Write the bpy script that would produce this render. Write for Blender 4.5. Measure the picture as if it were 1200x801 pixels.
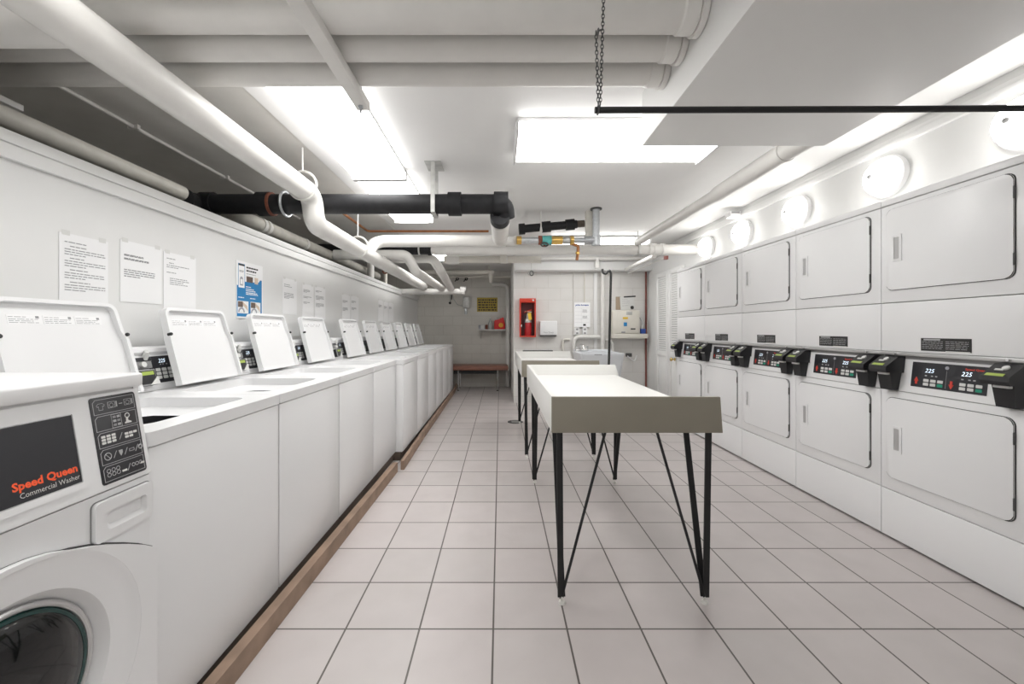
import bpy, bmesh, math, random
from mathutils import Vector, Matrix

# ------------------------------------------------------------------ reset, camera, world, exposure
for o in list(bpy.data.objects):
    bpy.data.objects.remove(o, do_unlink=True)
SC = bpy.context.scene
COL = SC.collection
EYE = 1.21                       # camera height
F = 470.0                        # focal length in px of the 1200 px wide frame
cam_d = bpy.data.cameras.new('camera')
cam_d.sensor_width = 36.0
cam_d.lens = 36.0 * F / 1200.0
cam_d.shift_x = 14.0 / 1200.0
cam_d.shift_y = -14.5 / 1200.0
cam_d.clip_start = 0.03
cam = bpy.data.objects.new('camera', cam_d)
COL.objects.link(cam)
cam.location = (0, 0, EYE)
cam.rotation_euler = (math.pi / 2, 0, 0)
SC.camera = cam
SC.view_settings.view_transform = 'Standard'
SC.view_settings.look = 'None'
SC.view_settings.gamma = 1.0
SC.view_settings.use_curve_mapping = False
SC.view_settings.exposure = 0.5
w = bpy.data.worlds.new('world')
SC.world = w
w.use_nodes = True
w.node_tree.nodes['Background'].inputs[0].default_value = (0.9, 0.95, 1.0, 1)
w.node_tree.nodes['Background'].inputs[1].default_value = 0.3
TUBE = 6.2        # emission of the fluorescent diffusers
GLOBE = 8.0        # emission of the dome lights
R = math.radians

# ------------------------------------------------------------------ materials
MATS = {}
def mat(name, col, rough=0.5, metal=0.0, vary=0.05, scale=6.0, bump=0.0, emit=0.0, trans=0.0, coat=0.0, spec=0.5):
    m = bpy.data.materials.new(name)
    m.use_nodes = True
    nt = m.node_tree
    b = nt.nodes['Principled BSDF']
    b.inputs['Roughness'].default_value = rough
    b.inputs['Metallic'].default_value = metal
    b.inputs['Specular IOR Level'].default_value = spec
    c = (col[0], col[1], col[2], 1)
    b.inputs['Base Color'].default_value = c
    if coat: b.inputs['Coat Weight'].default_value = coat
    if trans: b.inputs['Transmission Weight'].default_value = trans
    if emit:
        b.inputs['Emission Color'].default_value = c
        b.inputs['Emission Strength'].default_value = emit
    if vary or bump:
        tc = nt.nodes.new('ShaderNodeTexCoord')
        nz = nt.nodes.new('ShaderNodeTexNoise')
        nz.inputs['Scale'].default_value = scale
        nz.inputs['Detail'].default_value = 4
        nt.links.new(tc.outputs['Object'], nz.inputs['Vector'])
        if vary:
            mr = nt.nodes.new('ShaderNodeMapRange')
            mr.inputs['From Min'].default_value = 0.3
            mr.inputs['From Max'].default_value = 0.7
            mr.inputs['To Min'].default_value = 1 - vary
            mr.inputs['To Max'].default_value = 1 + vary * 0.3
            nt.links.new(nz.outputs['Fac'], mr.inputs['Value'])
            vm = nt.nodes.new('ShaderNodeVectorMath')
            vm.operation = 'SCALE'
            vm.inputs[0].default_value = col[:3]
            nt.links.new(mr.outputs['Result'], vm.inputs['Scale'])
            nt.links.new(vm.outputs['Vector'], b.inputs['Base Color'])
        if bump:
            bp = nt.nodes.new('ShaderNodeBump')
            bp.inputs['Strength'].default_value = bump
            bp.inputs['Distance'].default_value = 0.01
            nt.links.new(nz.outputs['Fac'], bp.inputs['Height'])
            nt.links.new(bp.outputs['Normal'], b.inputs['Normal'])
    MATS[name] = m
    return m

mat('wall_paint', (0.80, 0.80, 0.79), 0.55, vary=0.03, scale=2, bump=0.05)
mat('ceiling_paint', (0.83, 0.825, 0.815), 0.6, vary=0.03, scale=2, bump=0.06)
mat('ceiling_shade', (0.74, 0.725, 0.69), 0.6, vary=0.10, scale=3, bump=0.08)  # same paint as the ceiling, toned down to stand in for shade
mat('soffit_paint', (0.76, 0.755, 0.74), 0.6, vary=0.03, scale=2)
mat('trim_paint', (0.86, 0.86, 0.85), 0.4, vary=0.03)
mat('enamel', (0.87, 0.87, 0.875), 0.32, vary=0.015, scale=1.5)
mat('washer_enamel', (0.86, 0.86, 0.865), 0.3, vary=0.015, scale=1.5)
mat('white_plastic', (0.80, 0.80, 0.80), 0.35, vary=0.02)
mat('seam_dark', (0.06, 0.06, 0.06), 0.7, vary=0)
mat('seam_grey', (0.30, 0.30, 0.30), 0.6, vary=0)
mat('silver', (0.62, 0.62, 0.62), 0.35, metal=0.6, vary=0.03)
mat('chrome', (0.75, 0.75, 0.75), 0.12, metal=1.0, vary=0)
mat('galvanised', (0.52, 0.54, 0.56), 0.4, metal=0.6, vary=0.2, scale=30)
mat('black_plastic', (0.018, 0.018, 0.02), 0.38, vary=0)
mat('panel_black', (0.028, 0.028, 0.033), 0.3, vary=0)
mat('cast_iron', (0.014, 0.014, 0.016), 0.55, vary=0.3, scale=25, bump=0.15, spec=0.35)
mat('black_steel', (0.008, 0.008, 0.009), 0.5, vary=0)
mat('iron_worn', (0.10, 0.075, 0.06), 0.6, vary=0.3, scale=40)
mat('pipe_white', (0.76, 0.745, 0.715), 0.4, vary=0.06, scale=8, bump=0.12)
mat('pipe_cream', (0.72, 0.69, 0.63), 0.45, vary=0.08, scale=8, bump=0.08)
mat('pipe_grey', (0.74, 0.725, 0.695), 0.45, vary=0.06, scale=6)
mat('pvc_dirty', (0.55, 0.53, 0.48), 0.5, vary=0.15, scale=10)
mat('copper', (0.36, 0.15, 0.055), 0.45, metal=0.5, vary=0.3, scale=20)
mat('brass', (0.65, 0.42, 0.12), 0.3, metal=0.7, vary=0.1, scale=20)
mat('verdigris', (0.10, 0.42, 0.40), 0.5, vary=0.2, scale=30)
mat('rust', (0.22, 0.07, 0.04), 0.7, vary=0.3, scale=30)
mat('red_pipe', (0.22, 0.06, 0.045), 0.55, vary=0.2, scale=20)
mat('table_top', (0.83, 0.825, 0.80), 0.35, vary=0.02, scale=2)
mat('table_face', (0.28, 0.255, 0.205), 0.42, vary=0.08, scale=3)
mat('rubber', (0.03, 0.03, 0.03), 0.6, vary=0)
mat('foot_white', (0.75, 0.74, 0.70), 0.4, vary=0)
mat('paper', (0.90, 0.90, 0.905), 0.6, vary=0.01)
mat('ink', (0.30, 0.30, 0.31), 0.7, vary=0)
mat('ink_black', (0.03, 0.03, 0.03), 0.7, vary=0)
mat('poster_blue', (0.02, 0.22, 0.50), 0.4, vary=0.03)
mat('brown_photo', (0.16, 0.11, 0.09), 0.5, vary=0.3, scale=60)
mat('skin_photo', (0.72, 0.58, 0.47), 0.5, vary=0.1, scale=60)
mat('grey_photo', (0.42, 0.42, 0.46), 0.5, vary=0.2, scale=60)
mat('logo_red', (0.80, 0.10, 0.03), 0.45, vary=0, emit=0.15)
mat('label_red', (0.62, 0.05, 0.03), 0.45, vary=0)
mat('label_green', (0.02, 0.32, 0.20), 0.45, vary=0)
mat('label_white', (0.72, 0.72, 0.70), 0.45, vary=0)
mat('label_line', (0.45, 0.45, 0.46), 0.5, vary=0)
mat('led_white', (0.75, 0.88, 1.0), 0.5, vary=0, emit=0.9)
mat('lcd_green', (0.36, 0.46, 0.09), 0.4, vary=0, emit=0.08)
mat('wood', (0.34, 0.235, 0.17), 0.65, vary=0.3, scale=9, bump=0.15)
mat('wood_dark', (0.12, 0.09, 0.07), 0.75, vary=0.3, scale=9)
mat('vinyl', (0.30, 0.135, 0.095), 0.42, vary=0.1, scale=10)
mat('cabinet_red', (0.62, 0.045, 0.02), 0.35, vary=0.04)
mat('cabinet_inner', (0.11, 0.018, 0.02), 0.5, vary=0.1)
mat('extinguisher_red', (0.45, 0.02, 0.025), 0.25, vary=0.04)
mat('tag_yellow', (0.80, 0.52, 0.04), 0.5, vary=0)
mat('sign_yellow', (0.52, 0.38, 0.06), 0.5, vary=0.1, scale=20)
mat('jug_red', (0.72, 0.015, 0.012), 0.3, vary=0.03)
mat('jug_orange', (0.85, 0.30, 0.02), 0.4, vary=0)
mat('clear_plastic', (0.78, 0.82, 0.80), 0.25, vary=0, trans=0.5)
mat('beige', (0.72, 0.69, 0.62), 0.45, vary=0.05)
mat('cardboard', (0.42, 0.33, 0.24), 0.7, vary=0.1)
mat('blue_item', (0.03, 0.08, 0.35), 0.5, vary=0.1)
mat('sink_white', (0.78, 0.80, 0.83), 0.35, vary=0.03)
mat('metal_dark', (0.10, 0.10, 0.10), 0.45, metal=0.5, vary=0.2, scale=20)
mat('metal_light', (0.55, 0.55, 0.53), 0.4, metal=0.5, vary=0.2, scale=20)
mat('drum_steel', (0.30, 0.30, 0.31), 0.35, metal=0.8, vary=0.1)
mat('tub_dark', (0.035, 0.035, 0.037), 0.5, vary=0.1)
mat('glass_dark', (0.10, 0.11, 0.115), 0.05, vary=0, trans=0.95)
mat('glass_rim', (0.015, 0.055, 0.05), 0.12, vary=0)
mat('brass_knob', (0.62, 0.47, 0.18), 0.25, metal=0.9, vary=0)
mat('tube_lens', (1.0, 0.995, 0.98), 0.4, vary=0, emit=TUBE)
mat('globe_lens', (1.0, 0.985, 0.955), 0.4, vary=0, emit=GLOBE)
mat('bulb_cap', (0.45, 0.45, 0.45), 0.4, vary=0)
mat('backdrop_dark', (0.02, 0.02, 0.02), 0.8, vary=0)

def brick_mat(name, c1, c2, mortar, w_, h_, size, axis, off=(0, 0), rough=0.5, shift=0.5, bump=0.3, squash=0.3):
    m = bpy.data.materials.new(name)
    m.use_nodes = True
    nt = m.node_tree
    b = nt.nodes['Principled BSDF']
    b.inputs['Roughness'].default_value = rough
    tc = nt.nodes.new('ShaderNodeTexCoord')
    sp = nt.nodes.new('ShaderNodeSeparateXYZ')
    nt.links.new(tc.outputs['Object'], sp.inputs[0])
    cb = nt.nodes.new('ShaderNodeCombineXYZ')
    for i, k in enumerate(axis):
        ad = nt.nodes.new('ShaderNodeMath')
        ad.operation = 'SUBTRACT'
        ad.inputs[1].default_value = off[i]
        nt.links.new(sp.outputs[k], ad.inputs[0])
        nt.links.new(ad.outputs[0], cb.inputs[i])
    br = nt.nodes.new('ShaderNodeTexBrick')
    br.offset = shift
    br.inputs['Color1'].default_value = (*c1, 1)
    br.inputs['Color2'].default_value = (*c2, 1)
    br.inputs['Mortar'].default_value = (*mortar, 1)
    br.inputs['Scale'].default_value = 1.0
    br.inputs['Mortar Size'].default_value = size
    br.inputs['Mortar Smooth'].default_value = 0.1
    br.inputs['Bias'].default_value = 0.0
    br.inputs['Brick Width'].default_value = w_
    br.inputs['Row Height'].default_value = h_
    nt.links.new(cb.outputs[0], br.inputs['Vector'])
    nz = nt.nodes.new('ShaderNodeTexNoise')
    nz.inputs['Scale'].default_value = 5
    nz.inputs['Detail'].default_value = 5
    nt.links.new(tc.outputs['Object'], nz.inputs['Vector'])
    mx = nt.nodes.new('ShaderNodeMix')
    mx.data_type = 'RGBA'
    mx.blend_type = 'MULTIPLY'
    mx.inputs['Factor'].default_value = squash
    nt.links.new(br.outputs['Color'], mx.inputs[6])
    cr = nt.nodes.new('ShaderNodeValToRGB')
    cr.color_ramp.elements[0].position = 0.25
    cr.color_ramp.elements[0].color = (0.75, 0.74, 0.73, 1)
    cr.color_ramp.elements[1].position = 0.7
    cr.color_ramp.elements[1].color = (1, 1, 1, 1)
    nt.links.new(nz.outputs['Fac'], cr.inputs[0])
    nt.links.new(cr.outputs[0], mx.inputs[7])
    nt.links.new(mx.outputs[2], b.inputs['Base Color'])
    bp = nt.nodes.new('ShaderNodeBump')
    bp.inputs['Strength'].default_value = bump
    bp.inputs['Distance'].default_value = 0.004
    bp.invert = True
    nt.links.new(br.outputs['Fac'], bp.inputs['Height'])
    nt.links.new(bp.outputs['Normal'], b.inputs['Normal'])
    MATS[name] = m
brick_mat('floor_tile', (0.61, 0.56, 0.55), (0.575, 0.535, 0.522), (0.12, 0.105, 0.095), 0.2985, 0.2985, 0.0039, ('X', 'Y'), (0.271, 1.622), 0.34, 0.0, 0.35, 0.3)
brick_mat('block_white', (0.74, 0.725, 0.70), (0.73, 0.715, 0.69), (0.66, 0.64, 0.60), 0.40, 0.20, 0.004, ('X', 'Z'), (0.0, 0.10), 0.55, 0.5, 0.5, 0.25)
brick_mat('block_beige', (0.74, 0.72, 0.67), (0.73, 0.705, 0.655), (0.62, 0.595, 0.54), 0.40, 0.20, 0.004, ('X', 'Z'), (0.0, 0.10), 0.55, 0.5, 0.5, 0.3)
brick_mat('block_side', (0.74, 0.72, 0.67), (0.73, 0.705, 0.655), (0.62, 0.595, 0.54), 0.40, 0.20, 0.004, ('Y', 'Z'), (0.0, 0.10), 0.55, 0.5, 0.5, 0.3)

# ------------------------------------------------------------------ mesh builder
def frame(o, u, v):
    u = Vector(u).normalized(); v = Vector(v).normalized(); n = u.cross(v)
    M = Matrix.Identity(4)
    for i in range(3):
        M[i][0] = u[i]; M[i][1] = v[i]; M[i][2] = n[i]; M[i][3] = o[i]
    return M
ID = Matrix.Identity(4)

def rrect(u0, u1, v0, v1, r, n=5):
    pts = []
    for cx, cy, a0 in ((u1 - r, v0 + r, -90), (u1 - r, v1 - r, 0), (u0 + r, v1 - r, 90), (u0 + r, v0 + r, 180)):
        for k in range(n + 1):
            a = R(a0 + 90 * k / n)
            pts.append((cx + r * math.cos(a), cy + r * math.sin(a)))
    return pts

def fillet(pts, r, n=6):
    pts = [Vector(p) for p in pts]
    if len(pts) < 3 or r <= 0: return pts
    out = [pts[0]]
    for i in range(1, len(pts) - 1):
        a, b, c = pts[i - 1], pts[i], pts[i + 1]
        d1 = (a - b); d2 = (c - b)
        l1, l2 = d1.length, d2.length
        d1.normalize(); d2.normalize()
        ang = d1.angle(d2)
        if ang > R(176):
            out.append(b); continue
        t = min(r / math.tan(ang / 2), l1 * 0.48, l2 * 0.48)
        rr = t * math.tan(ang / 2)
        p1 = b + d1 * t; p2 = b + d2 * t
        ctr = b + (d1 + d2).normalized() * (rr / math.sin(ang / 2))
        e1 = (p1 - ctr); e2 = (p2 - ctr)
        tot = e1.angle(e2)
        for k in range(n + 1):
            f = k / n
            v = (e1 * math.sin((1 - f) * tot) + e2 * math.sin(f * tot)) / math.sin(tot)
            out.append(ctr + v)
    out.append(pts[-1])
    return out

class MB:
    def __init__(s, M=None):
        s.bm = bmesh.new(); s.M = M or ID; s.mats = []
    def mi(s, m):
        if m is None: return 0
        if m not in s.mats: s.mats.append(m)
        return s.mats.index(m)
    def _v(s, p): return s.bm.verts.new(s.M @ Vector(p))
    def _f(s, vs, mi):
        try:
            f = s.bm.faces.new(vs); f.material_index = mi; return f
        except ValueError:
            return None
    def prism(s, pts, n0, n1, m=None, bev=0.0, seg=2):
        """outline in (u,v) extruded from n0 to n1"""
        i = s.mi(m)
        a = sum(pts[k][0] * pts[(k + 1) % len(pts)][1] - pts[(k + 1) % len(pts)][0] * pts[k][1] for k in range(len(pts)))
        if a < 0: pts = pts[::-1]
        lo = [s._v((p[0], p[1], n0)) for p in pts]
        hi = [s._v((p[0], p[1], n1)) for p in pts]
        fs = [s._f(hi, i), s._f(lo[::-1], i)]
        N = len(pts)
        for k in range(N):
            fs.append(s._f([lo[k], lo[(k + 1) % N], hi[(k + 1) % N], hi[k]], i))
        if bev:
            es = set(fs[0].edges)
            bmesh.ops.bevel(s.bm, geom=list(es), offset=bev, segments=seg, affect='EDGES', profile=0.5)
        return fs
    def box(s, a0, a1, b0, b1, c0, c1, m=None, bev=0.0, seg=2):
        i = s.mi(m)
        vs = [s._v(p) for p in ((a0, b0, c0), (a1, b0, c0), (a1, b1, c0), (a0, b1, c0), (a0, b0, c1), (a1, b0, c1), (a1, b1, c1), (a0, b1, c1))]
        fs = [s._f([vs[k] for k in q], i) for q in ((3, 2, 1, 0), (4, 5, 6, 7), (0, 1, 5, 4), (1, 2, 6, 5), (2, 3, 7, 6), (3, 0, 4, 7))]
        if bev:
            es = set(e for f in fs for e in f.edges)
            bmesh.ops.bevel(s.bm, geom=list(es), offset=bev, segments=seg, affect='EDGES', profile=0.5)
        return s
    def rplate(s, u0, u1, v0, v1, r, n0, n1, m=None, bev=0.0):
        s.prism(rrect(u0, u1, v0, v1, r), n0, n1, m, bev); return s
    def ring(s, outer, inner, n0, n1, m=None):
        """plate with a hole; both outlines have the same number of points"""
        i = s.mi(m); N = len(outer)
        oh = [s._v((p[0], p[1], n1)) for p in outer]; ih = [s._v((p[0], p[1], n1)) for p in inner]
        ol = [s._v((p[0], p[1], n0)) for p in outer]; il = [s._v((p[0], p[1], n0)) for p in inner]
        for k in range(N):
            j = (k + 1) % N
            s._f([oh[k], oh[j], ih[j], ih[k]], i)
            s._f([ol[j], ol[k], il[k], il[j]], i)
            s._f([ol[k], ol[j], oh[j], oh[k]], i)
            s._f([ih[k], ih[j], il[j], il[k]], i)
        return s
    def lathe(s, prof, c=(0, 0, 0), m=None, n=32, a0=0, a1=360, caps=False):
        """profile of (radius, height along n) turned about the n axis through c"""
        i = s.mi(m); full = abs(a1 - a0) >= 359.9
        cols = n if full else n + 1
        rows = []
        for (r, h) in prof:
            if r < 1e-6:
                rows.append([s._v((c[0], c[1], c[2] + h))] * cols)
            else:
                rows.append([s._v((c[0] + r * math.cos(R(a0 + (a1 - a0) * k / n)), c[1] + r * math.sin(R(a0 + (a1 - a0) * k / n)), c[2] + h)) for k in range(cols)])
        for a, b in zip(rows[:-1], rows[1:]):
            for k in range(n):
                j = (k + 1) % cols
                q = [a[k], a[j], b[j], b[k]]
                u = []
                for x in q:
                    if x not in u: u.append(x)
                if len(u) >= 3: s._f(u, i)
        return s
    def tube(s, pts, r, m=None, seg=16, bend=0.0, caps=True, n=6):
        i = s.mi(m)
        P = fillet(pts, bend, n) if bend else [Vector(p) for p in pts]
        Q = [P[0]]
        for p in P[1:]:
            if (p - Q[-1]).length > 1e-5: Q.append(p)
        P = Q
        rr = r if isinstance(r, (list, tuple)) else [r] * len(P)
        T = []
        for k in range(len(P)):
            if k == 0: t = P[1] - P[0]
            elif k == len(P) - 1: t = P[-1] - P[-2]
            else: t = (P[k + 1] - P[k]).normalized() + (P[k] - P[k - 1]).normalized()
            T.append(t.normalized())
        up = Vector((0, 0, 1)) if abs(T[0].z) < 0.9 else Vector((1, 0, 0))
        x = T[0].cross(up).normalized()
        rings = []
        for k in range(len(P)):
            if k > 0:
                q = T[k - 1].rotation_difference(T[k]); x = q @ x
            x = (x - T[k] * x.dot(T[k])).normalized()
            y = T[k].cross(x)
            rings.append([s._v(P[k] + (x * math.cos(2 * math.pi * j / seg) + y * math.sin(2 * math.pi * j / seg)) * rr[k]) for j in range(seg)])
        for a, b in zip(rings[:-1], rings[1:]):
            for j in range(seg):
                l = (j + 1) % seg
                s._f([a[j], a[l], b[l], b[j]], i)
        if caps:
            s._f(rings[0][::-1], i); s._f(rings[-1], i)
        return s
    def bar(s, p0, p1, w_, d_, m=None, side=(1, 0, 0)):
        """flat bar between two points"""
        i = s.mi(m); p0 = Vector(p0); p1 = Vector(p1); t = (p1 - p0).normalized()
        a = Vector(side); a = (a - t * a.dot(t)).normalized(); b = t.cross(a)
        vs = []
        for p in (p0, p1):
            for sa, sb in ((-1, -1), (1, -1), (1, 1), (-1, 1)):
                vs.append(s._v(p + a * sa * w_ / 2 + b * sb * d_ / 2))
        for q in ((3, 2, 1, 0), (4, 5, 6, 7), (0, 1, 5, 4), (1, 2, 6, 5), (2, 3, 7, 6), (3, 0, 4, 7)):
            s._f([vs[k] for k in q], i)
        return s
    def torus(s, c, R_, r, axis=(0, 0, 1), m=None, n=24, k=8, sx=1.0):
        a = Vector(axis).normalized()
        t = Vector((0, 0, 1)) if abs(a.z) < 0.9 else Vector((1, 0, 0))
        x = a.cross(t).normalized(); y = a.cross(x)
        c = Vector(c); i = s.mi(m); rings = []
        for q in range(n):
            an = 2 * math.pi * q / n
            d = x * math.cos(an) + y * math.sin(an) * sx
            rings.append([s._v(c + d * R_ + (d.normalized() * math.cos(2 * math.pi * j / k) + a * math.sin(2 * math.pi * j / k)) * r) for j in range(k)])
        for q in range(n):
            A = rings[q]; B = rings[(q + 1) % n]
            for j in range(k):
                l = (j + 1) % k
                s._f([A[j], A[l], B[l], B[j]], i)
        return s
    def text(s, body, u, v, size, n=0.001, m=None, align='LEFT', bold=0.0, width=None, shear=0.0):
        cu = bpy.data.curves.new('t', 'FONT')
        cu.body = body; cu.size = size; cu.align_x = align; cu.offset = bold; cu.shear = shear
        cu.resolution_u = 2
        o = bpy.data.objects.new('t', cu); COL.objects.link(o)
        bpy.context.view_layer.update()
        dg = bpy.context.evaluated_depsgraph_get()
        me = bpy.data.meshes.new_from_object(o.evaluated_get(dg))
        i = s.mi(m)
        xs = [q.co.x for q in me.vertices]
        k = 1.0
        if width and xs:
            k = width / (max(xs) - min(xs))
        vs = [s._v((u + q.co.x * k, v + q.co.y, n)) for q in me.vertices]
        for p in me.polygons:
            s._f([vs[j] for j in p.vertices], i)
        bpy.data.objects.remove(o); bpy.data.meshes.remove(me); bpy.data.curves.remove(cu)
        return s
    def lines(s, u0, v0, spec, n=0.0012, m='ink', th=0.004, seed=1):
        """rows of word-like strokes; spec = [(row offset downwards, indent, length), ...]"""
        rnd = random.Random(seed)
        for dv, ind, ln in spec:
            u = u0 + ind; end = u + ln
            while u < end - 0.003:
                wl = min(rnd.uniform(0.008, 0.028), end - u)
                s.box(u, u + wl, v0 - dv - th / 2, v0 - dv + th / 2, n - 0.0006, n, m)
                u += wl + 0.004
        return s

def wl(o):
    v = Vector((0, 0, 0))
    while o is not None:
        v += o.location; o = o.parent
    return v
def finish(name, mb, m, origin, parent=None):
    me = bpy.data.meshes.new(name)
    mb.bm.normal_update()
    bmesh.ops.translate(mb.bm, verts=mb.bm.verts, vec=-Vector(origin))
    mb.bm.to_mesh(me); mb.bm.free()
    names = mb.mats if mb.mats else [m]
    for k in names: me.materials.append(MATS[k])
    me.polygons.foreach_set('use_smooth', [True] * len(me.polygons))
    me.set_sharp_from_angle(angle=R(32))
    o = bpy.data.objects.new(name, me); COL.objects.link(o)
    return o
def tag(o, label, cat, group=None, kind=None):
    if label: o['label'] = label
    if cat: o['category'] = cat
    if group: o['group'] = group
    if kind: o['kind'] = kind
    return o
def thing(name, label, cat, loc, group=None):
    o = bpy.data.objects.new(name, None); o.empty_display_size = 0.1
    COL.objects.link(o); o.location = loc
    return tag(o, label, cat, group)
def part(name, mb, m, parent, label=None):
    o = finish(name, mb, m, wl(parent)); o.parent = parent
    if label: o['label'] = label
    return o
def solo(name, mb, m, label, cat, group=None, kind=None):
    bb = [v.co for v in mb.bm.verts]
    lo = [min(v[i] for v in bb) for i in range(3)]; hi = [max(v[i] for v in bb) for i in range(3)]
    c = ((lo[0] + hi[0]) / 2, (lo[1] + hi[1]) / 2, lo[2])
    o = finish(name, mb, m, c); o.location = c
    return tag(o, label, cat, group, kind)
def struct(name, mb, m, label=None, cat=None):
    o = finish(name, mb, m, (0, 0, 0)); o['kind'] = 'structure'
    if label: o['label'] = label
    if cat: o['category'] = cat
    return o
def dup(o, loc, label=None, group=None):
    r = o.copy(); COL.objects.link(r); r.location = loc
    if label: r['label'] = label
    if group: r['group'] = group
    for ch in list(o.children):
        c = ch.copy(); COL.objects.link(c); c.parent = r
        for g in list(ch.children):
            d = g.copy(); COL.objects.link(d); d.parent = c
    return r
def H(h): return EYE + h

# ------------------------------------------------------------------ the room
ZC = 2.435          # ceiling
XR = 2.45           # right wall
XP = -1.745         # face of the partition behind the washers
YE = 6.65           # end wall on the right
YB = 8.51           # end wall of the niche on the left
YF = -1.2
b = MB(); b.box(-3.0, 3.05, YF, YB, -0.05, 0, 'floor_tile'); struct('floor', b, 'floor_tile', 'pinkish grey square floor tiles with dark grout', 'floor')
b = MB(); b.box(-3.0, 3.05, YF, YB, ZC + 0.012, ZC + 0.08, 'ceiling_paint'); struct('ceiling', b, None, 'white painted ceiling', 'ceiling')
b = MB(); b.box(-3.0, -1.30, YF, 6.2, ZC + 0.006, ZC + 0.0119, 'ceiling_shade'); struct('trim_1', b, None, 'ceiling strip over the pipes at left, shade put into its colour', 'ceiling')
pts = [(-1.30, YF), (1.49, YF)]
for k in range(9):
    a = R(90 * k / 8); pts.append((1.49 - 0.3 + 0.3 * math.cos(a), 4.43 - 0.3 + 0.3 * math.sin(a)))
pts.append((-1.30, 4.43))
b = MB(); b.prism(pts, ZC, ZC + 0.0119, 'ceiling_paint'); struct('trim_2', b, None, 'smooth lowered ceiling panel with a rounded corner', 'ceiling')
b = MB(); b.box(XP - 0.06, XP, YF, YB, 0, 1.895, 'wall_paint'); struct('wall_left', b, None, 'low white partition wall behind the washers', 'wall')
b = MB(); b.box(XP, XP + 0.02, YF, YB, 1.812, 1.865, 'trim_paint', 0.003); b.box(XP - 0.07, XP + 0.026, YF, YB, 1.866, 1.91, 'trim_paint', 0.004)
struct('trim_3', b, None, 'white cap rail along the top of the partition', 'trim')
b = MB(); b.box(-3.05, -3.0, YF, YB, 0, ZC + 0.05, 'block_side'); struct('wall_outer_left', b, None, 'outer block wall behind the partition', 'wall')
b = MB(); b.box(-3.0, 0.226, YB, YB + 0.08, 0, ZC + 0.05, 'block_beige'); struct('wall_back', b, None, 'shaded beige block wall of the niche with the bench', 'wall')
b = MB(); b.box(0.226, 3.05, YE, YB + 0.08, 0, ZC + 0.05, 'block_white'); struct('wall_end', b, None, 'white painted block wall with the fire cabinet', 'wall')
b = MB(); b.box(0.24, XR, YE - 0.2, YE, H(0.955), ZC + 0.012, 'wall_paint', 0.01); struct('trim_4', b, None, 'white beam along the top of the end wall', 'trim')
b = MB()
b.box(XR, 3.05, YF, YE, 1.972, ZC + 0.05, 'wall_paint')
b.box(XR, 3.05, 5.125, YE, 0, 1.972, 'wall_paint')
b.box(XR, 3.05, YF, 1.68, 0, 1.972, 'wall_paint')
b.box(3.0, 3.05, 1.68, 5.125, 0, 1.972, 'wall_paint')
struct('wall_right', b, None, 'white wall above and beside the dryers', 'wall')
b = MB(); b.box(XR - 0.03, XR, YF, YE - 0.2, 2.335, 2.372, 'trim_paint', 0.004); b.box(XR - 0.018, XR, YF, YE - 0.2, 2.372, 2.40, 'trim_paint', 0.003)
struct('trim_5', b, None, 'white moulding high on the right wall', 'trim')
b = MB(); b.box(-3.05, 3.05, YF - 0.05, YF, 0, ZC + 0.05, 'wall_paint'); struct('wall_front', b, None)
b = MB(); b.box(0.736, 1.68, YF, 2.08, H(0.95), ZC, 'soffit_paint', 0.004); struct('soffit', b, None, 'boxed-in duct under the ceiling at upper right', 'soffit')

# louvered folding door in the right wall
b = MB(); b.box(XR - 0.012, XR, 5.30, 6.33, 0.0, 2.078, 'trim_paint', 0.003)
dr = struct('door_1', b, None, 'white louvered folding closet door beyond the dryers', 'door')
for (y0, y1, cap) in ((5.30, 5.745, 'near'), (5.755, 6.20, 'far')):
    M = frame((XR - 0.014, y1, 0), (0, -1, 0), (0, 0, 1)); wd = y1 - y0
    b = MB(M)
    b.box(0, 0.07, 0.02, 2.05, 0.0, 0.03, 'trim_paint', 0.003); b.box(wd - 0.07, wd, 0.02, 2.05, 0.0, 0.03, 'trim_paint', 0.003)
    for v0, v1 in ((0.02, 0.17), (0.82, 0.90), (1.99, 2.05)): b.box(0.07, wd - 0.07, v0, v1, 0.0, 0.03, 'trim_paint', 0.003)
    b.box(0.07, wd - 0.07, 0.17, 0.82, 0.0, 0.012, 'trim_paint', 0.003)
    v = 0.905
    while v < 1.965:
        b.prism([(0.07, v), (wd - 0.07, v), (wd - 0.07, v + 0.025), (0.07, v + 0.025)], 0.004, 0.022, 'trim_paint'); v += 0.032
    b.box(0.07, wd - 0.07, 0.90, 1.99, 0.0, 0.006, 'seam_grey')
    lf = part('door_leaf', b, None, dr)
    if cap == 'near':
        M2 = frame((XR - 0.044, 5.52, 0.80), (0, -1, 0), (0, 0, 1))
        b = MB(M2); b.lathe([(0.0, 0), (0.022, 0), (0.022, 0.006), (0.009, 0.01), (0.009, 0.03), (0.022, 0.04), (0.026, 0.052), (0.02, 0.063), (0, 0.066)], (0, 0, 0), 'brass_knob', 16)
        part('door_knob', b, None, lf, 'round brass door knob')

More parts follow.
